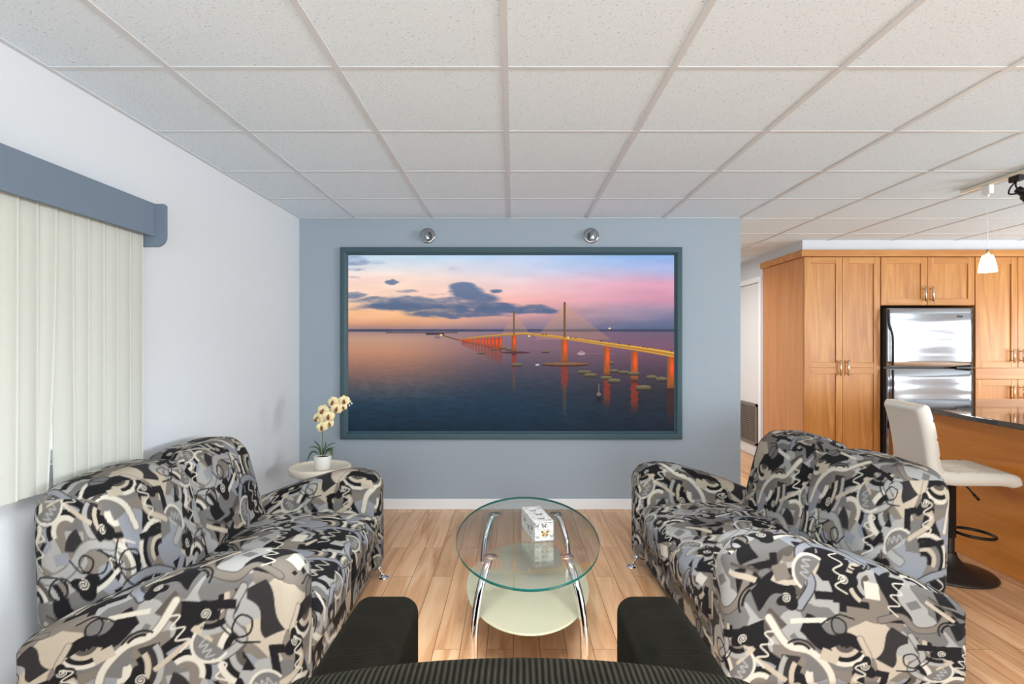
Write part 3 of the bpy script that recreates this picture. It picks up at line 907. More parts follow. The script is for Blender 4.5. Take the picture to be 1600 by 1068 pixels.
    for (x, y, l, w, a, c) in ((.28, .14, .10, .024, .1, BK), (.44, .43, .09, .022, 1.7, PA), (.08, .24, .09, .022, -.3, BE), (.58, .06, .10, .024, 3.2, BK), (.22, .52, .09, .02, .8, BE), (.40, .56, .08, .02, -.9, MG), (.02, .44, .09, .024, 1.4, BK)):
        hook(x, y, l, w, a, c)
    # --- fans of arcs
    fan(.13, .20, .125, 0.2, 2.3, [TA, BK, LG, DT, PA, BK])
    fan(.46, .46, .13, 2.6, 2.2, [LG, CH, BE, BK, TA, PA])
    fan(.36, .19, .11, 4.2, 2.0, [BE, DT, BK, LG, TA])
    fan(.60, .30, .10, 1.2, 2.4, [PA, BK, MG, BE, BK])
    fan(.09, .46, .115, 5.2, 2.2, [TA, PA, BK, LG, DT])
    fan(.27, .42, .09, 0.9, 2.6, [BG, BK, PA, TA])
    fan(.55, .58, .10, 3.6, 2.2, [MG, PA, BK, BE, DT])
    fan(.38, .30, .10, 5.4, 1.9, [PA, TA, LG, BK, MG])
    fan(.20, .62, .10, 2.9, 2.1, [LG, BK, TA, BE, BK])
    fan(.64, .14, .085, 2.0, 2.2, [BE, BK, LG, DT])
    # --- ribbons
    ribbon([(.02, .30), (.10, .34), (.17, .28), (.25, .30), (.33, .38), (.42, .37)], .026, LG, MG)
    ribbon([(.40, .02), (.44, .10), (.40, .18), (.46, .25), (.55, .25), (.63, .21)], .024, BG, CH)
    ribbon([(.30, .64), (.36, .56), (.44, .54), (.50, .48), (.52, .40)], .022, PA, TA)
    ribbon([(.01, .02), (.08, .05), (.13, .01), (.20, .04), (.24, .13)], .022, TA, DT)
    ribbon([(.11, .64), (.15, .56), (.11, .50), (.19, .45), (.24, .50)], .02, LG, DT)
    ribbon([(.60, .60), (.63, .52), (.58, .44), (.66, .38)], .018, BE, TA)
    # --- small blocks and bars
    for (x, y, l, w, a, c) in ((.21, .12, .11, .018, -.45, BE), (.22, .145, .11, .010, -.45, DT), (.50, .07, .10, .026, .12, BK), (.38, .27, .12, .014, .5, PA), (.39, .29, .12, .012, .5, BK), (.08, .40, .08, .022, .1, LG), (.57, .36, .10, .020, -.1, BK), (.31, .48, .12, .016, -.6, BE), (.18, .60, .10, .026, .1, BK), (.43, .64, .12, .016, .15, PA), (.02, .22, .07, .03, .8, BG), (.34, .12, .05, .05, .3, TA), (.50, .53, .06, .04, -.3, BE), (.24, .34, .05, .035, .2, BG), (.64, .12, .05, .06, .1, PA), (.12, .11, .045, .03, .6, MG)):
        bar(x, y, l, w, a, c)
    # --- half moons with scribbles
    for (x, y, r, a) in ((.44, .13, .055, 1.0), (.20, .50, .05, 3.8), (.04, .36, .048, 5.5)):
        ring(x, y, 0, r*1.18, a, a+PI, PA); ring(x, y, 0, r, a, a+PI, MG)
        zig(x+r*.45*math.cos(a+PI/2), y+r*.45*math.sin(a+PI/2), r*1.1, a+.4, LG, .005, 3, r*.22)
    # --- eyes, zigzags, loops
    for (x, y, r, a) in ((.30, .26, .042, .3), (.55, .13, .040, 2.0), (.09, .27, .038, 4.0), (.40, .42, .040, 1.2), (.62, .50, .038, 5.1), (.22, .58, .036, 3.1), (.36, .04, .036, .9)):
        eye(x, y, r, a)
    for (x, y, l, a) in ((.06, .12, .14, 1.4), (.53, .16, .15, 1.7), (.165, .38, .15, 1.4), (.29, .55, .12, 1.2), (.60, .45, .13, 1.5), (.44, .34, .11, .6)):
        zig(x, y, l, a, PA, .0055, 3, .018)
    for (x, y, s, a) in ((.20, .24, 1.0, .2), (.48, .30, 1.1, 2.2), (.12, .55, 1.0, 4.2), (.52, .62, .9, .9), (.33, .33, .8, 3.3)):
        P = [(-.07*s, .02*s), (-.03*s, .05*s), (.03*s, .035*s), (.045*s, -.005*s), (.015*s, -.03*s), (-.012*s, -.005*s), (.01*s, .03*s), (.05*s, .03*s), (.08*s, -.02*s)]
        stroke(rotp(x, y, P, a), .0052, BK)
    for (x, y, r, a) in ((.40, .52, .06, .5), (.14, .30, .05, 2.4), (.58, .23, .06, 4.4), (.26, .03, .06, 1.8)):
        ring(x, y, r-.006, r, a, a+1.8, BK); ring(x, y, r-.02, r-.012, a+.2, a+1.5, BK)
    # soften to the size of a thread
    k = 2
    im = img/255.0
    acc = np.zeros_like(im)
    for ax_ in (0, 1):
        acc = sum(np.roll(im, s, ax_) for s in range(-k, k+1))/(2*k+1); im = acc
    return srgb2lin(im).astype(np.float32)
PRINT = make_print()
def sample_print(u, v):
    x = (u/TILE % 1.0)*NT-0.5; y = (v/TILE % 1.0)*NT-0.5
    x0 = np.floor(x).astype(int); y0 = np.floor(y).astype(int); fx = (x-x0)[:, None]; fy = (y-y0)[:, None]
    g = lambda yy, xx: PRINT[yy % NT, xx % NT]
    return (g(y0, x0)*(1-fx)+g(y0, x0+1)*fx)*(1-fy)+(g(y0+1, x0)*(1-fx)+g(y0+1, x0+1)*fx)*fy

def unwrap(p, h, ref):
    """cloth coordinates over a box: flat on the reference face and carried on round its edges. ref: axis, sign"""
    ax, sg = ref
    others = [k for k in range(3) if k != ax]
    a, b = p[:, others[0]], p[:, others[1]]
    depth = h[ax]-sg*p[:, ax]                     # 0 on the reference face
    u, v = a.copy(), b.copy()
    on_a = np.abs(np.abs(a)-h[others[0]]) < 1e-9
    on_b = np.abs(np.abs(b)-h[others[1]]) < 1e-9
    # a rim vertex unfolds outward along the edge it belongs to
    u = np.where(on_a & ~on_b, a+np.sign(a)*depth, u)
    v = np.where(on_b, b+np.sign(b)*depth, v)
    return u, v

def cushion(name, parent, mirror, cx, cy, cz, hx, hy, hz, r, step, deform, ref, off, label=None):
    """rounded block in sofa space (x = depth from the front, y along the room, z up)"""
    p, pos, Fq = rbox_arrays(hx, hy, hz, r, step)
    u, v = unwrap(p, (hx, hy, hz), ref)
    c = sample_print(u+off[0], v+off[1])
    q = pos+np.array([cx, cy, cz])
    w = p/np.array([hx, hy, hz])
    q = deform(q, w)
    q[:, 0] = mirror*(SOFA_FRONT+q[:, 0])
    o = fast_mesh(name, q, Fq, M['sofa'], parent, c, flip=(mirror < 0))
    if label: o['label'] = label
    return o

SOFA_FRONT = 0.70
ARM_D = [-.02, .0, .06, .15, .24, .42, .52, .69, .83, .98]
ARM_Z = [.56, .575, .61, .622, .612, .56, .525, .46, .395, .29]
def arm_top(d): return np.interp(d, ARM_D, ARM_Z)
# smooth the arm curve
_dd = np.linspace(-.05, 1.05, 221); _zz = np.interp(_dd, ARM_D, ARM_Z)
for _ in range(30): _zz[1:-1] = (_zz[:-2]+2*_zz[1:-1]+_zz[2:])/4
def arm_top(d): return np.interp(d, _dd, _zz)

def sofa(mirror, y0, y1, label, seed, group, yaw=0.0, shift=0.0):
    rs = np.random.RandomState(seed)
    ym = (y0+y1)/2; at = 0.172
    t = thing('sofa', (mirror*1.185, ym, 0), label, 'sofa', group)
    off = lambda: rs.uniform(0, TILE, 2)
    zb = 0.07
    # arms
    for near in (True, False):
        cy = y0+at/2 if near else y1-at/2
        hz = 0.26
        def dfm(q, w, cy=cy):
            top = arm_top(q[:, 0])
            q[:, 2] = zb+(q[:, 2])/(2*hz)*(top-zb)
            q[:, 1] += 0.008*np.sign(w[:, 1])*(1-w[:, 0]**2)*(1-w[:, 2]**2)
            return q
        cushion('armrest', t, mirror, 0.447, cy, hz, 0.447, at/2, hz, 0.055, 0.0036 if near else 0.0055, dfm, (1, -1), off())
    yi0, yi1 = y0+at, y1-at
    # base
    def dfb(q, w): return q
    cushion('base', t, mirror, 0.47, ym, 0.165, 0.43, (yi1-yi0)/2+0.01, 0.095, 0.02, 0.007, dfb, (0, -1), off())
    # seat cushions
    half = (yi1-yi0)/2
    for k in range(2):
        cy = yi0+half*(k+.5)
        def dfs(q, w):
            crown = (1-w[:, 0]**2)*(1-w[:, 1]**4)
            q[:, 2] += np.where(w[:, 2] > 0, 0.022*crown, 0)
            front = np.clip(-w[:, 0], 0, 1)
            q[:, 2] -= 0.018*front**3
            q[:, 0] -= 0.012*(1-w[:, 1]**2)*front
            return q
        cushion('seat_cushion', t, mirror, 0.325, cy, 0.325, 0.32, half/2-0.002, 0.085, 0.055, 0.005, dfs, (2, 1), off())
    # back cushions: lean back, fat and rounded, wider than the seat gap so that they meet the arms
    yb0, yb1 = y0+0.125, y1-0.125
    hb = (yb1-yb0)/2
    for k in range(2):
        cy = yb0+hb*(k+.5)
        hz = 0.265
        def dfk(q, w, cy=cy):
            h = np.clip((q[:, 2]-0.29)/0.53, 0, 1)
            f = 0.575+0.135*h; rr_ = 0.945+0.01*h
            q[:, 0] = f+(rr_-f)*(q[:, 0]-0.61)/0.33
            bulge = (1-w[:, 1]**2)*(1-w[:, 2]**2)
            q[:, 0] -= np.where(w[:, 0] < 0, 0.030*bulge, 0)
            q[:, 2] += np.clip(w[:, 2], 0, 1)*0.016*(1-w[:, 1]**2)
            return q
        cushion('back_cushion', t, mirror, 0.775, cy, 0.548, 0.165, hb/2+0.004, hz, 0.098, 0.0048, dfk, (0, -1), off())
    # legs: splayed chrome stubs on disc feet
    for sy, yl in ((-1, y0+0.05), (1, y1-0.05)):
        for d0, d1 in ((0.05, 0.0), (0.84, 0.88)):
            X0, X1 = mirror*(SOFA_FRONT+d0), mirror*(SOFA_FRONT+d1)
            mb = MB(); mb.tube([(X0, yl, 0.095), (X1, yl+0.004*sy, 0.012)], [0.017, 0.009], 14)
            lg = mb.build('leg', M['chrome'], t)
            mb = MB(); mb.lathe([(0.0, 0.0), (0.031, 0.0), (0.032, 0.005), (0.024, 0.010), (0.012, 0.015), (0.0, 0.016)], (X1, yl+0.004*sy, 0.0), 24)
            mb.build('foot', M['chrome'], lg)
    t.rotation_euler.z = yaw; t.location.x += shift
    return t
sofa(-1, 1.765, 3.19, 'abstract black, grey and beige print sofa along the white wall under the blinds', 3, 'patterned sofas facing each other', R(2.0))
sofa(1, 2.0, 3.385, 'abstract black, grey and beige print sofa backing onto the kitchen and bar stool', 8, 'patterned sofas facing each other', R(2.4), 0.02)

# ------------------------------------------------------------------ dark corduroy armchair (its back is towards the camera)
ac = thing('armchair', (0.012, 1.16, 0), 'dark brown corduroy armchair with its back to the camera, facing the glass table', 'armchair')
def block(name, parent, cx, cy, cz, hx, hy, hz, r, step, m, deform=None):
    p, pos, Fq = rbox_arrays(hx, hy, hz, r, step)
    q = pos+np.array([cx, cy, cz]); w = p/np.array([hx, hy, hz])
    if deform: q = deform(q, w)
    return fast_mesh(name, q, Fq, m, parent)
for s in (-1, 1):
    cx = 0.012+s*0.362
    def dfa(q, w):
        q[:, 2] -= 0.012*np.clip(w[:, 1], 0, 1)**3*np.clip(w[:, 2], 0, 1)
        return q
    block('armrest', ac, cx, 1.20, 0.34, 0.088, 0.40, 0.275, 0.045, 0.012, M['cord_arm'], dfa)
def dfk(q, w):
    x = q[:, 0]-0.012
    q[:, 2] -= np.clip(w[:, 2], 0, 1)*0.32*x*x
    q[:, 1] += -0.07*np.clip(w[:, 2]*.5+.5, 0, 1)+0.10*x*x
    return q
block('backrest', ac, 0.012, 0.935, 0.434, 0.43, 0.10, 0.364, 0.075, 0.010, M['cord_back'], dfk)
block('seat_cushion', ac, 0.012, 1.26, 0.335, 0.273, 0.27, 0.085, 0.05, 0.014, M['cord_arm'])
block('base', ac, 0.012, 1.20, 0.165, 0.28, 0.33, 0.10, 0.03, 0.02, M['cord_arm'])
for x in (-0.34, 0.36):
    for y in (0.88, 1.52):
        mb = MB(); mb.tube([(x, y, 0.08), (x, y, 0.0)], [0.022, 0.016], 14); mb.build('leg', M['black_metal'], ac)

# ------------------------------------------------------------------ coffee table
TX, TY, TZ = 0.062, 2.575, 0.45
ct = thing('coffee_table', (TX, TY, 0), 'oval glass coffee table with curved chrome legs and a pale lower shelf', 'coffee table')
def ellipse(cx, cy, rx, ry, n=96): return [(cx+rx*math.cos(2*PI*k/n), cy+ry*math.sin(2*PI*k/n)) for k in range(n)]
MB().prism(ellipse(TX, TY, 0.318, 0.602), TZ-0.011, TZ, 0, 1, 0.002).build('table_top', [M['glass'], M['glass_edge']], ct)
MB().prism(ellipse(TX+0.002, 2.605, 0.276, 0.49), 0.212, 0.220, 0, 1, 0.0015).build('shelf', [M['shelf'], M['shelf_edge']], ct)
for s in (-1, 1):
    for front in (True, False):
        def q(px, py, Y): return (PX(px, Y), Y, PZ(py, Y))
        if front:
            P = [(TX+s*0.156, 2.315, TZ-0.016), (TX+s*0.172, 2.28, 0.40), (TX+s*0.196, 2.24, 0.32), (TX+s*0.212, 2.215, 0.22), (TX+s*0.216, 2.205, 0.11), (TX+s*0.212, 2.205, 0.012)]
        else:
            P = [(TX+s*0.156, 2.90, TZ-0.016), (TX+s*0.180, 2.885, 0.40), (TX+s*0.203, 2.86, 0.32), (TX+s*0.212, 2.835, 0.22), (TX+s*0.208, 2.81, 0.11), (TX+s*0.198, 2.795, 0.012)]
        mb = MB(); mb.tube(smooth_path(P, 8), [0.0165]*41, 18)
        lg = mb.build('leg', M['chrome'], ct)
        mb = MB(); mb.lathe([(0, 0), (0.03, 0), (0.031, -0.004), (0.026, -0.009), (0.0, -0.01)], (P[0][0], P[0][1], TZ-0.0112), 28); mb.build('mounting_disc', M['nickel'], lg)
        mb = MB(); mb.lathe([(0, 0), (0.0165, 0), (0.018, 0.004), (0.018, 0.014), (0.0, 0.0145)], (P[-1][0], P[-1][1], 0), 20); mb.build('foot_cap', M['blackplastic'], lg)

# printed box on the glass
bx = thing('tissue_box', (0.108, 2.565, TZ), 'white cardboard box printed with grey butterflies lying on the glass table', 'box', rz=R(12.5))
mb = MB(); mb.box(-0.045, 0.045, -0.118, 0.118, 0.0004, 0.086, 0, 0.0015)
def butterfly(o, ux, uy, s, mi, mi2, n):
    """two pairs of wings and a body, lying on a face; ux, uy span the face"""
    o = Vector(o); ux = Vector(ux); uy = Vector(uy); n = Vector(n)
    W = [[(0.05, .05), (.35, .55), (.85, .75), (1.0, .45), (.6, .08)], [(0.05, -.02), (.55, 0), (.75, -.35), (.45, -.65), (.12, -.35)]]
    for sg in (-1, 1):
        for w_ in W:
            mb.add([o+ux*(sg*a*s)+uy*(b*s)+n*0.0004 for a, b in w_], [tuple(range(5))], mi)
            cxm = sum(a for a, b in w_)/5; cym = sum(b for a, b in w_)/5
            mb.add([o+ux*(sg*(cxm+(a-cxm)*.5)*s)+uy*((cym+(b-cym)*.5)*s)+n*0.0007 for a, b in w_], [tuple(range(5))], mi2)
    mb.add([o+ux*(a*s)+uy*(b*s)+n*0.0009 for a, b in ((-.05, -.4), (.05, -.4), (.06, .3), (-.06, .3))], [(0, 1, 2, 3)], 2)
f_ = -0.118
butterfly((0.004, f_, 0.034), (1, 0, 0), (0, 0, 1), 0.021, 3, 2, (0, -1, 0))
butterfly((0.0, f_, 0.068), (1, 0, 0), (0, 0, 1), 0.013, 1, 2, (0, -1, 0))
for (x, z, s_) in ((-0.032, 0.07, .012), (0.034, 0.022, .009), (-0.03, 0.02, .008)): butterfly((x, f_, z), (1, 0, 0), (0, 0, 1), s_, 1, 4, (0, -1, 0))
for (x, y, s_) in ((0.0, -0.075, .018), (0.005, -0.01, .021), (-0.005, 0.05, .017), (0.03, -0.1, .01), (-0.03, -0.045, .009), (0.03, 0.085, .011), (-0.028, 0.09, .01)): butterfly((x, y, 0.086), (1, 0, 0), (0, 1, 0), s_, 1, 4, (0, 0, 1))
for (y, z, s_) in ((-0.08, 0.05, .016), (-0.02, 0.035, .018), (0.05, 0.05, .016), (-0.05, 0.02, .01)): butterfly((-0.045, y, z), (0, -1, 0), (0, 0, 1), s_, 1, 2, (-1, 0, 0))
# printed border lines
for z in (0.003, 0.082): mb.box(-0.044, 0.044, f_-0.0004, f_, z-0.0012, z+0.0012, 1)
for x in (-0.043, 0.043): mb.box(x-0.0012, x+0.0012, f_-0.0004, f_, 0.003, 0.083, 1)
mb.build('carton', [M['paper'], M['ink'], M['ink_dark'], M['ink_gold'], M['ink_light']], bx, local=True)

# ------------------------------------------------------------------ side table + orchid
SX, SY, SZ = -1.33, 3.90, 0.47
st = thing('side_table', (SX, SY, 0), 'round cream side table with a raised rim in the corner behind the sofa', 'side table')
mb = MB(); mb.lathe([(0.0, -0.016), (0.19, -0.016), (0.194, -0.014), (0.194, 0.0), (0.201, 0.001), (0.205, -0.004), (0.205, -0.046), (0.2, -0.05), (0.0, -0.05)], (SX, SY, SZ), 64); mb.build('tray_top', M['side_table'], st)
mb = MB(); mb.lathe([(0.026, 0.02), (0.022, 0.04), (0.022, SZ-0.05)], (SX, SY, 0), 24); mb.build('column', M['side_table'], st)
mb = MB(); mb.lathe([(0.0, 0.0), (0.15, 0.0), (0.152, 0.006), (0.145, 0.014), (0.03, 0.024), (0, 0.024)], (SX, SY, 0), 48); mb.build('base', M['side_table'], st)

OX, OY, OZ = PX(504, 3.87), 3.87, SZ-0.016
po = thing('potted_orchid', (OX, OY, OZ), 'cream yellow orchid in a small white pot on the round side table', 'plant')
mb = MB(); mb.lathe([(0.0, 0.002), (0.048, 0.0), (0.052, 0.003), (0.0575, 0.088), (0.0565, 0.091), (0.0525, 0.090), (0.051, 0.076), (0, 0.076)], (OX, OY, OZ), 40); mb.build('pot', M['pot'], po)
mb = MB(); mb.lathe([(0.0, 0.086), (0.03, 0.084), (0.0515, 0.078)], (OX, OY, OZ), 24); mb.build('moss', M['soil'], po)
def opx(px, py, dy=0.0):
    Y = OY+dy
    return Vector((PX(px, Y), Y, PZ(py, Y)))
st_p = [opx(504, 714), opx(503.5, 700), opx(504, 686), opx(503, 668), opx(503, 655, -.01), opx(507, 643, -.015), opx(516, 635, -.015), opx(527, 629, -.01), opx(538, 626), opx(547, 627)]
mb = MB(); mb.tube(smooth_path(st_p, 5), 0.0026, 8); mb.build('stem', M['stem'], po)
def leaf(P, w, fold=0.15):
    P = smooth_path(P, 6); n = len(P)
    V = []; Fc = []
    for i, p in enumerate(P):
        t = i/(n-1)
        ww = w*math.sin(PI*min(1, 0.12+t*0.88))**0.7
        if i == n-1: ww = w*0.05
        d = (P[min(i+1, n-1)]-P[max(i-1, 0)]).normalized()
        sd = d.cross(Vector((0, -0.55, 0.83))).normalized()
        up = sd.cross(d)
        V += [p-sd*ww+up*ww*fold, p-up*0.0012, p+sd*ww+up*ww*fold]
    for i in range(n-1):
        for k in range(2):
            a = i*3+k
            Fc.append((a, a+1, a+4, a+3))
    o = obj('leaf', V, Fc, M['leaf'], po, smooth=True)
    sm = o.modifiers.new('thickness', 'SOLIDIFY'); sm.thickness = 0.0015
for P, w in (([opx(500, 712), opx(494, 706, -.03), opx(486, 707, -.05), opx(479.5, 721, -.06)], .008),
             ([opx(508, 711), opx(512, 703, -.02), opx(517, 703, -.03), opx(519, 712, -.04)], .016),
             ([opx(501, 711), opx(499, 703, -.01), opx(493, 698, -.02), opx(481, 698, -.02)], .005),
             ([opx(502, 710), opx(500, 700, .01), opx(496, 693, .02), opx(491, 688, .03)], .005),
             ([opx(505, 710), opx(508, 701, .01), opx(516, 694, .0), opx(525, 691, 0)], .005),
             ([opx(506, 711), opx(509, 704, -.02), opx(515, 700, -.03), opx(523, 699, -.04)], .007),
             ([opx(504, 710), opx(505, 702, -.02), opx(508, 697, -.03), opx(509, 690, -.03)], .006)):
    leaf(P, w)
def flower(c, face, s, roll):
    f = Vector(face).normalized()
    up = Vector((0, 0, 1)); sx = up.cross(f).normalized(); up = f.cross(sx)
    def place(a, b, h): 
        x = a*math.cos(roll)-b*math.sin(roll); z = a*math.sin(roll)+b*math.cos(roll)
        return c+sx*x*s+up*z*s+f*h*s
    mb = MB()
    def petal(ang, L_, w, h0):
        n, m_ = 6, 4; V = []
        for i in range(n+1):
            t = i/n; ww = w*math.sin(PI*(0.08+0.90*t))**0.75
            for j in range(-m_, m_+1):
                a_ = ww*j/m_; r_ = 0.06+L_*t
                x = r_*math.cos(ang)-a_*math.sin(ang); y = r_*math.sin(ang)+a_*math.cos(ang)
                V.append(place(x, y, h0+0.22*math.sin(t*PI*.9)*(0.6)-0.25*(j/m_)**2*t-0.1*t*t))
        k = 2*m_+1
        Fc = [(i*k+j, i*k+j+1, (i+1)*k+j+1, (i+1)*k+j) for i in range(n) for j in range(2*m_)]
        mb.add(V, Fc, 0, True)
    for a_ in (PI/2, PI/2+2.25, PI/2-2.25): petal(a_, 0.9, 0.42, 0.0)
    for a_ in (0.28, PI-0.28): petal(a_, 0.95, 0.66, 0.06)
    fl = mb.build('flower', M['petal'], po)
    mb = MB()
    V = []; n, m_ = 5, 3
    for i in range(n+1):
        t = i/n; ww = 0.26*math.sin(PI*(0.15+0.75*t))
        for j in range(-m_, m_+1):
            V.append(place(ww*j/m_*1.0, 0.12-0.62*t, 0.22+0.32*math.sin(t*2.4)+0.18*(j/m_)**2))
    k = 2*m_+1
    mb.add(V, [(i*k+j, i*k+j+1, (i+1)*k+j+1, (i+1)*k+j) for i in range(n) for j in range(2*m_)], 0, True)
    mb.tube([place(0, 0.18, 0.12), place(0, 0.02, 0.42)], [0.14*s, 0.05*s], 8)
    mb.build('lip', M['lip'], fl)
for (px, py, dy, s, fx, roll) in ((497, 653, -.03, .035, -.35, .2), (505, 641, -.02, .035, -.1, -.2), (503, 667, -.035, .032, .1, .3), (513, 650, -.035, .035, .25, -.1), (514, 661.5, -.02, .028, .5, .1), (520.5, 628, -.02, .033, -.1, .3), (526, 638, -.035, .034, .15, -.2), (537.5, 626, -.02, .032, .2, .1), (536, 636, -.025, .024, .3, .4)):
    flower(opx(px, py, dy), (fx, -1, -.05), s*1.25, roll)
for (px, py, s) in ((547, 627, .008), (549.5, 630, .006), (546, 633, .006)):
    c = opx(px, py); mb = MB(); mb.lathe([(0, -s*1.4), (s*.7, -s*.7), (s, 0), (s*.7, s*.8), (0, s*1.3)], tuple(c), 12); mb.build('bud', M['bud'], po)

# ------------------------------------------------------------------ kitchen cabinets
def cab_door(parent, x0, x1, z0, z1, rails=(), yf=YC, st_w=0.062):
    """shaker door: two stiles, rails and a recessed panel; front face at yf-0.02"""
    mb = MB()
    y0, y1 = yf-0.021, yf-0.001
    bv = 0.0025
    mb.box(x0, x0+st_w, y0, y1, z0, z1, 0, bv); mb.box(x1-st_w, x1, y0, y1, z0, z1, 0, bv)
    ed = [z0]+[r for r in rails]+[z1]
    mb.box(x0+st_w, x1-st_w, y0+0.0004, y1, z0, z0+st_w, 1, bv); mb.box(x0+st_w, x1-st_w, y0+0.0004, y1, z1-st_w, z1, 1, bv)
    for r in rails: 
        mb.box(x0+st_w, x1-st_w, y0+0.0004, y1, r-0.058, r-0.0015, 1, bv); mb.box(x0+st_w, x1-st_w, y0+0.0004, y1, r+0.0015, r+0.05, 1, bv)
    mb.box(x0+st_w-0.003, x1-st_w+0.003, y0+0.010, y1-0.002, z0+st_w-0.003, z1-st_w+0.003, 2)
    return mb.build('door', [M['cab'], M['cab_h'], M['cab']], parent)
def handle(parent, x, z0, z1, yf=YC):
    mb = MB(); y = yf-0.021
    mb.tube([(x, y-0.028, z0), (x, y-0.028, z1)], 0.009, 14)
    for z in (z0+0.022, z1-0.022): mb.tube([(x, y+0.004, z), (x, y-0.028, z)], 0.0045, 10)
    return mb.build('handle', M['nickel'], parent)
CY1 = 6.31
zc0, zc1 = 0.10, PZ(402, YC)
px0, px1 = 2.780, PX(1373.5, YC)
pc = thing('pantry_cabinet', ((px0+px1)/2, (YC+CY1)/2, 0), 'tall two-door honey maple pantry cabinet beside the refrigerator', 'cabinet')
mb = MB(); mb.box(px0, px1, YC, CY1, zc0, zc1+0.005, 0, 0.002); mb.box(px0+0.01, px1, YC+0.06, CY1, 0, zc0, 1)
mb.build('body', [M['cab_side'], M['dark_gap']], pc)
pm = PX(1314.5, YC)
zr = PZ(574, YC)
for a, b, hx in ((px0+0.004, pm-0.0015, PX(1309, YC)), (pm+0.0015, px1-0.002, PX(1321, YC))):
    d = cab_door(pc, a, b, zc0+0.004, zc1, (zr,))
    handle(d, hx, PZ(586, YC), PZ(562, YC))
ox0, ox1 = px1+0.004, PX(1520.5, YC)
oc = thing('wall_cabinet', ((ox0+ox1)/2, (YC+CY1)/2, PZ(477, YC)), 'short two-door honey maple cabinet above the refrigerator', 'cabinet')
ozb = PZ(477, YC)
box('body', ox0, ox1, YC, CY1, ozb, zc1+0.005, M['cab_side'], oc, 0.002)
om = PX(1447, YC)
for a, b, hx in ((ox0+0.003, om-0.0015, PX(1441, YC)), (om+0.0015, ox1-0.003, PX(1452.5, YC))):
    d = cab_door(oc, a, b, ozb+0.003, zc1)
    handle(d, hx, PZ(471, YC), PZ(448, YC))
tx0, tx1 = ox1+0.003, 5.24
tc_ = thing('tall_cabinet', ((tx0+tx1)/2, (YC+CY1)/2, 0), 'tall honey maple cabinet with drawers and doors right of the refrigerator', 'cabinet')
mb = MB(); mb.box(tx0, tx1, YC, CY1, zc0, zc1+0.005, 0, 0.002); mb.box(tx0, tx1-0.01, YC+0.06, CY1, 0, zc0, 1)
mb.build('body', [M['cab_side'], M['dark_gap']], tc_)
tm = PX(1587.5, YC)
zd1, zd0 = PZ(574.5, YC), PZ(592, YC)
for a, b, hx in ((tx0+0.003, tm-0.0015, PX(1578, YC)), (tm+0.0015, tx1-0.003, PX(1590.5, YC)+0.012)):
    d = cab_door(tc_, a, b, zd1+0.003, zc1); handle(d, hx, PZ(566, YC), PZ(545, YC))
    d = cab_door(tc_, a, b, zc0+0.004, zd0-0.0015); handle(d, hx, PZ(624, YC), PZ(601, YC))
mb = MB(); mb.box(tx0+0.003, tx1-0.003, YC-0.021, YC-0.001, zd0+0.0015, zd1-0.0015, 0, 0.0025); mb.build('drawer', M['cab_h'], tc_)
# crown rail running over all three
mb = MB()
mb.box(2.752, tx1, YC-0.032, YC-0.0, zc1+0.006, 2.211, 0, 0.003); mb.box(2.752, 2.7795, YC, CY1+0.0, zc1+0.006, 2.211, 0, 0.003)
mb.box(2.775, tx1, YC, CY1, zc1+0.006, 2.211, 0)
cr = struct(mb.build('trim_2', M['cab_h']))

# ------------------------------------------------------------------ refrigerator
FX0, FX1, FYF = 3.535, 4.343, 5.335
rf = thing('refrigerator', ((FX0+FX1)/2, 5.8, 0), 'stainless steel top-freezer refrigerator between the maple cabinets', 'refrigerator')
ztop, zs1, zs0 = PZ(481, FYF), PZ(572.5, FYF), PZ(576, FYF)
box('body', FX0, FX1-0.003, FYF+0.065, 6.20, 0.03, ztop-0.004, M['fridge_side'], rf, 0.006)
def fridge_door(z0, z1):
    """slightly bowed front with a turned-in left edge"""
    nxx, nzz = 28, 10; V = []; Fc = []
    for j in range(nzz+1):
        z = z0+(z1-z0)*j/nzz
        for i in range(nxx+1):
            t = i/nxx; x = FX0+(FX1-FX0)*t
            y = FYF+0.012*(2*t-1)**2+0.004*max(0, (abs(2*j/nzz-1)-.9))*10*.5
            if i == 0: y += 0.01
            V.append((x, y, z))
    k = nxx+1
    Fc = [(j*k+i, j*k+i+1, (j+1)*k+i+1, (j+1)*k+i) for j in range(nzz) for i in range(nxx)]
    mb = MB(); mb.add(V, Fc, 0, True)
    rim = [j*k for j in range(nzz+1)]
    b = FYF+0.062
    def side(ids, mi):
        P = [V[i] for i in ids]; Q = [(p[0], b, p[2]) for p in P]; m_ = len(P)
        mb.add(P+Q, [(i, i+1, m_+i+1, m_+i) for i in range(m_-1)], mi)
    side([j*k for j in range(nzz+1)], 1); side([j*k+nxx for j in range(nzz+1)], 1)
    side(list(range(k)), 1); side([nzz*k+i for i in range(k)], 1)
    mb.add([(FX0, b, z0), (FX1, b, z0), (FX1, b, z1), (FX0, b, z1)], [(0, 1, 2, 3)], 1)
    return mb.build('door', [M['steel'], M['fridge_side']], rf)
def fq(px, py, out): return (PX(px, FYF-out), FYF-out, PZ(py, FYF-out))
d = fridge_door(zs1, ztop)
mb = MB(); mb.tube(smooth_path([fq(1388, 483, .0), fq(1388.5, 498, .015), fq(1389.5, 508, .03), fq(1394, 519, .04), fq(1395.5, 532, .045), fq(1395.5, 555, .045), fq(1395, 571, .03)], 5), 0.011, 12); mb.build('handle', M['blackplastic'], d)
mb = MB(); bxc = PX(1497, FYF); bz = PZ(494, FYF)
mb.lathe([(0.0, -0.004), (0.052, -0.003), (0.056, 0.006)], (0, 0, 0), 32, axis='y')
mb.v = [(bxc+v[0], FYF+0.008+v[1], bz+v[2]*0.21) for v in mb.v]
mb.build('badge', M['badge'], d)
d = fridge_door(0.09, zs0)
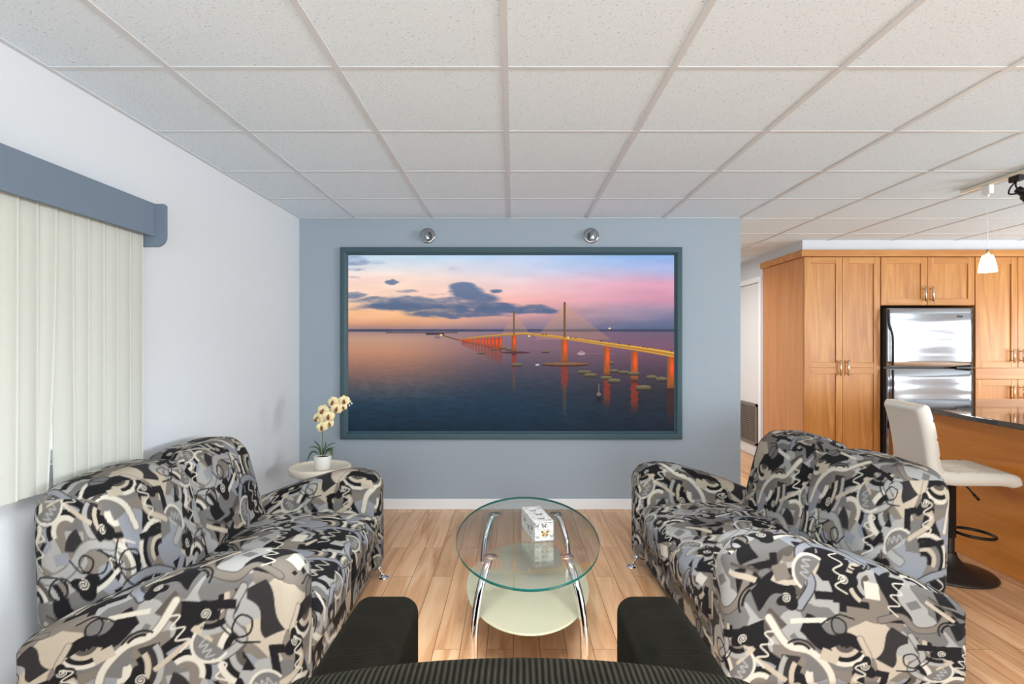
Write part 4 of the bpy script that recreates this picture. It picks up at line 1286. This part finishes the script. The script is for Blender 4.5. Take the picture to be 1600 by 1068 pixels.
mb = MB(); mb.tube(smooth_path([fq(1395, 578, .03), fq(1395.5, 590, .045), fq(1395.5, 615, .045), fq(1394, 640, .04), fq(1389, 655, .02), fq(1388, 668, .0)], 5), 0.011, 12); mb.build('handle', M['blackplastic'], d)
box('kick_plate', FX0+0.01, FX1-0.01, FYF+0.05, FYF+0.064, 0.0, 0.085, M['blackplastic'], rf)
mb = MB(); mb.box(FX1-0.16, FX1-0.004, FYF+0.004, FYF+0.06, zs0+0.001, zs1-0.001, 0, 0.002); mb.build('hinge_cover', M['badge'], rf)

# ------------------------------------------------------------------ island with granite top
isl = thing('kitchen_island', (3.5, 3.1, 0), 'honey wood bar counter base behind the white stool', 'kitchen island')
IX = 2.79
mb = MB(); mb.box(IX, 4.35, 1.7, 3.98, 0.0, 0.862, 0, 0.003)
mb.build('body', M['island'], isl)
top = [(2.62, 1.6), (2.62, 2.6), (2.625, 3.0), (2.645, 3.3), (2.68, 3.62), (2.725, 3.85), (2.78, 4.03), (2.85, 4.17), (2.93, 4.25), (3.03, 4.28), (4.5, 4.28), (4.5, 1.6)]
sp_ = smooth_path([(x, y, 0) for x, y in top[1:10]], 4)
poly_ = [top[0]]+[(p.x, p.y) for p in sp_]+top[10:]
mb = MB().prism(poly_, 0.862, 0.893, 0, None, 0.004)
tp = mb.build('countertop', M['granite']); tag(tp, 'glossy black granite counter top with a rounded corner on the wood bar', 'counter top')

# ------------------------------------------------------------------ bar stool
BX, BY = 2.492, 3.235
bs = thing('bar_stool', (BX, BY, 0), 'white quilted swivel bar stool on a dark round pedestal at the counter', 'bar stool', rz=R(-9))
mb = MB(); mb.lathe([(0.0, 0.0), (0.222, 0.0), (0.225, 0.006), (0.213, 0.016), (0.14, 0.034), (0.07, 0.062), (0.042, 0.095), (0.034, 0.12)], (0, 0, 0), 56); mb.build('base', M['bronze'], bs, local=True)
mb = MB(); mb.lathe([(0.026, 0.11), (0.026, 0.23)], (0, 0, 0), 24); mb.lathe([(0.026, 0.205), (0.033, 0.21), (0.033, 0.52), (0.06, 0.53), (0.0, 0.53)], (0, 0, 0), 28); mb.build('column', M['bronze'], bs, local=True)
mb = MB(); pts = []
for k in range(25):
    a = PI*1.08-2*PI*1.08*k/24
    pts.append((0.03+0.095+0.100*math.cos(a), 0.100*math.sin(a), 0.232-0.008*math.cos(a)))
mb.tube(pts, 0.0085, 12); mb.build('footrest', M['black_metal'], bs, local=True)
mb = MB(); mb.tube(smooth_path([(0.03, -0.05, 0.525), (0.055, -0.06, 0.51), (0.10, -0.075, 0.45)], 5), 0.005, 8); mb.tube([(0.085, -0.07, 0.47), (0.108, -0.078, 0.44)], 0.0075, 10); mb.build('lever', M['black_metal'], bs, local=True)
def shell(P, w, th, nq, quilt):
    """padded shell along a side profile P (x,z), width along y; returns arrays"""
    P = smooth_path([(x, 0, z) for x, z in P], 10); n = len(P)
    m_ = 40
    L_ = [0.0]
    for i in range(1, n): L_.append(L_[-1]+(P[i]-P[i-1]).length)
    tot = L_[-1]
    V = []
    for side in (1, -1):
        for i in range(n):
            d = (P[min(i+1, n-1)]-P[max(i-1, 0)]).normalized(); nn = Vector((-d.z, 0, d.x))
            s = L_[i]/tot
            e1 = min(1.0, (min(s, 1-s)*tot)/0.03)
            for j in range(m_+1):
                y = (j/m_-.5)*w
                e2 = min(1.0, (w/2-abs(y))/0.03)
                rnd = math.sqrt(max(0, 1-(1-e1)**2))*math.sqrt(max(0, 1-(1-e2)**2))
                cr = 1-0.0
                h = th/2*rnd
                if side == -1 and quilt:
                    qa = abs(math.sin(PI*s*nq[0])); qb = abs(math.sin(PI*(y/w+.5)*nq[1]))
                    h *= 0.80+0.20*min(1, 3.2*min(qa, qb))
                # rounded corners in plan
                V.append(P[i]+nn*(side*h)+Vector((0, y, 0)))
    Fc = []; k = m_+1
    for i in range(n-1):
        for j in range(m_):
            a = i*k+j
            Fc.append((a, a+k, a+k+1, a+1))
            b = n*k+a
            Fc.append((b, b+1, b+k+1, b+k))
    return V, Fc
# seat and back are one padded shell curving up from the seat
seatP = [(0.246, 0.556), (0.215, 0.570), (0.16, 0.578), (0.05, 0.575), (-0.06, 0.572), (-0.125, 0.582), (-0.160, 0.615), (-0.172, 0.66), (-0.182, 0.74), (-0.198, 0.84), (-0.218, 0.92), (-0.236, 0.972)]
V, Fc = shell(seatP, 0.40, 0.074, (8, 4), True)
o = MB().add(V, Fc, 0, True).build('seat', M['leather'], bs, local=True)

# ------------------------------------------------------------------ track, pendant, spot
TRX = 2.92
tr = thing('lighting_track', (TRX, 2.9, CEIL), 'cream ceiling track holding the pendant and the black spotlight', 'track light')
box('rail', TRX-0.018, TRX+0.018, 1.9, 3.665, CEIL-0.020, CEIL-0.0012, M['side_table'], tr, 0.002)
box('end_cap', TRX-0.019, TRX+0.019, 3.665, 3.677, CEIL-0.021, CEIL-0.0012, M['white_plastic'], tr, 0.002)
PYY = 3.483
pl = thing('pendant_lamp', (TRX, PYY, CEIL-0.02), 'lit white glass pendant lamp hanging from the ceiling track', 'pendant lamp')
mb = MB(); mb.box(TRX-0.016, TRX+0.016, PYY-0.03, PYY+0.03, CEIL-0.075, CEIL-0.0205, 0, 0.004); mb.tube([(TRX, PYY, CEIL-0.075), (TRX, PYY, CEIL-0.092)], [0.012, 0.006], 12); mb.build('adapter', M['white_plastic'], pl)
zs_t = PZ(398, PYY)
mb = MB(); mb.tube([(TRX, PYY, CEIL-0.09), (TRX, PYY, zs_t+0.02)], 0.0016, 6); mb.build('cord', M['white_plastic'], pl)
mb = MB(); mb.tube([(TRX, PYY, zs_t+0.035), (TRX, PYY, zs_t+0.02), (TRX, PYY, zs_t)], [0.004, 0.009, 0.012], 12); mb.build('socket', M['brass'], pl)
mb = MB(); mb.lathe([(0.012, 0.001), (0.026, -0.003), (0.034, -0.025), (0.042, -0.06), (0.048, -0.104), (0.045, -0.104), (0.039, -0.06), (0.03, -0.022), (0.012, -0.006)], (TRX, PYY, zs_t), 32); mb.build('lamp_shade', M['shade'], pl)
SYY = 3.285
sl = thing('track_spotlight', (TRX, SYY, CEIL-0.02), 'black adjustable spotlight on the ceiling track', 'spotlight')
mb = MB(); mb.box(TRX-0.018, TRX+0.018, SYY-0.035, SYY+0.035, CEIL-0.055, CEIL-0.0205, 0, 0.005); mb.build('adapter', M['black_metal'], sl)
hx, hz_ = TRX+0.035, CEIL-0.115
mb = MB()
for s in (-1, 1):
    mb.tube(smooth_path([(TRX, SYY, CEIL-0.053), (TRX-0.018, SYY+s*0.018, CEIL-0.085), (TRX-0.01, SYY+s*0.036, CEIL-0.115), (hx, SYY+s*0.036, hz_)], 5), 0.0045, 8)
mb.build('yoke', M['black_metal'], sl)
mb = MB(); ax_ = Vector((0.55, -0.45, -0.70)).normalized(); c0 = Vector((hx, SYY, hz_))
mb.tube([c0-ax_*0.035, c0-ax_*0.03, c0+ax_*0.01, c0+ax_*0.015, c0+ax_*0.06, c0+ax_*0.062], [0.012, 0.021, 0.023, 0.034, 0.040, 0.036], 24); mb.build('lamp_head', M['black_metal'], sl)

# ------------------------------------------------------------------ light
def area(name, loc, rot, sx, sy, power, col=(1, 1, 1)):
    l = bpy.data.lights.new(name, 'AREA'); l.shape = 'RECTANGLE'; l.size = sx; l.size_y = sy; l.energy = power; l.color = col
    o = bpy.data.objects.new(name, l); C.objects.link(o); o.location = loc; o.rotation_euler = rot
    return o
LC = (0.90, 0.975, 1.0)
area('assumed_daylight_rear', ((RW[0][0]+RW[0][1])/2, YB-0.02, 1.05), (R(90), 0, R(0)), RW[0][1]-RW[0][0], 1.9, 85, LC)  # assumed daylight through the rear opening, out of view
area('side_fill', (XR-0.03, -0.5, 1.35), (R(90), 0, R(90)), 2.8, 1.2, 190, LC)  # assumed light from the right; added fill on the solid wall, no window
area('fridge_band_fill', (XR-0.03, 2.6, 1.42), (R(90), 0, R(90)), 2.6, 0.35, 5, LC)  # added without a window, puts the bright band in the refrigerator's reflection
area('far_ceiling_fill', (XR-0.03, 3.9, 1.15), (R(90), 0, R(90)), 1.5, 0.8, 50, LC)  # added fill on the solid right wall, lifts the far ceiling; no window here
area('floor_bounce_fill', (0.05, 1.0, CEIL-0.03), (R(24), 0, 0), 1.4, 0.7, 50, (0.94, 0.98, 1.0)).data.spread = R(105)  # added fill without a fixture, brightens floor, ceiling bounce and accent wall
area('daylight_window', (XL-0.35, 1.35, 1.4), (R(90), 0, R(-90)), 2.2, 1.2, 4, (0.92, 0.97, 1.0))
area('cabinet_fill', (4.6, 2.6, CEIL-0.03), (0, 0, 0), 1.2, 0.6, 4, (0.97, 0.98, 0.96))  # added fill for the cabinet fronts, no fixture hangs here
area('passage_fill', (1.2, 6.4, CEIL-0.03), (0, 0, 0), 1.2, 0.6, 40, (1.0, 0.98, 0.95))  # invented fill that brightens the corridor, no real fitting
pt = bpy.data.lights.new('pendant_bulb', 'POINT'); pt.energy = 6; pt.color = (1, .86, .66); pt.shadow_soft_size = 0.03
po_ = bpy.data.objects.new('pendant_bulb', pt); C.objects.link(po_); po_.location = (TRX, PYY, zs_t-0.12)

w = bpy.data.worlds.new('sky'); bpy.context.scene.world = w; w.use_nodes = True
w.node_tree.nodes['Background'].inputs['Color'].default_value = (0.86, 0.93, 1.0, 1); w.node_tree.nodes['Background'].inputs['Strength'].default_value = 1.2

# ------------------------------------------------------------------ camera
cam = bpy.data.cameras.new('camera'); co = bpy.data.objects.new('camera', cam); C.objects.link(co)
co.location = (0, 0, CAM_Z); co.rotation_euler = (R(90), 0, 0)
cam.sensor_fit = 'HORIZONTAL'; cam.sensor_width = 36.0; cam.lens = 36.0*F/1600.0
cam.shift_x = -2/1600.0; cam.shift_y = 5/1600.0; cam.clip_start = 0.02
sc = bpy.context.scene
sc.camera = co
sc.view_settings.view_transform = 'Standard'; sc.view_settings.look = 'None'; sc.view_settings.gamma = 1.0
sc.view_settings.exposure = 0.42; sc.view_settings.use_curve_mapping = False
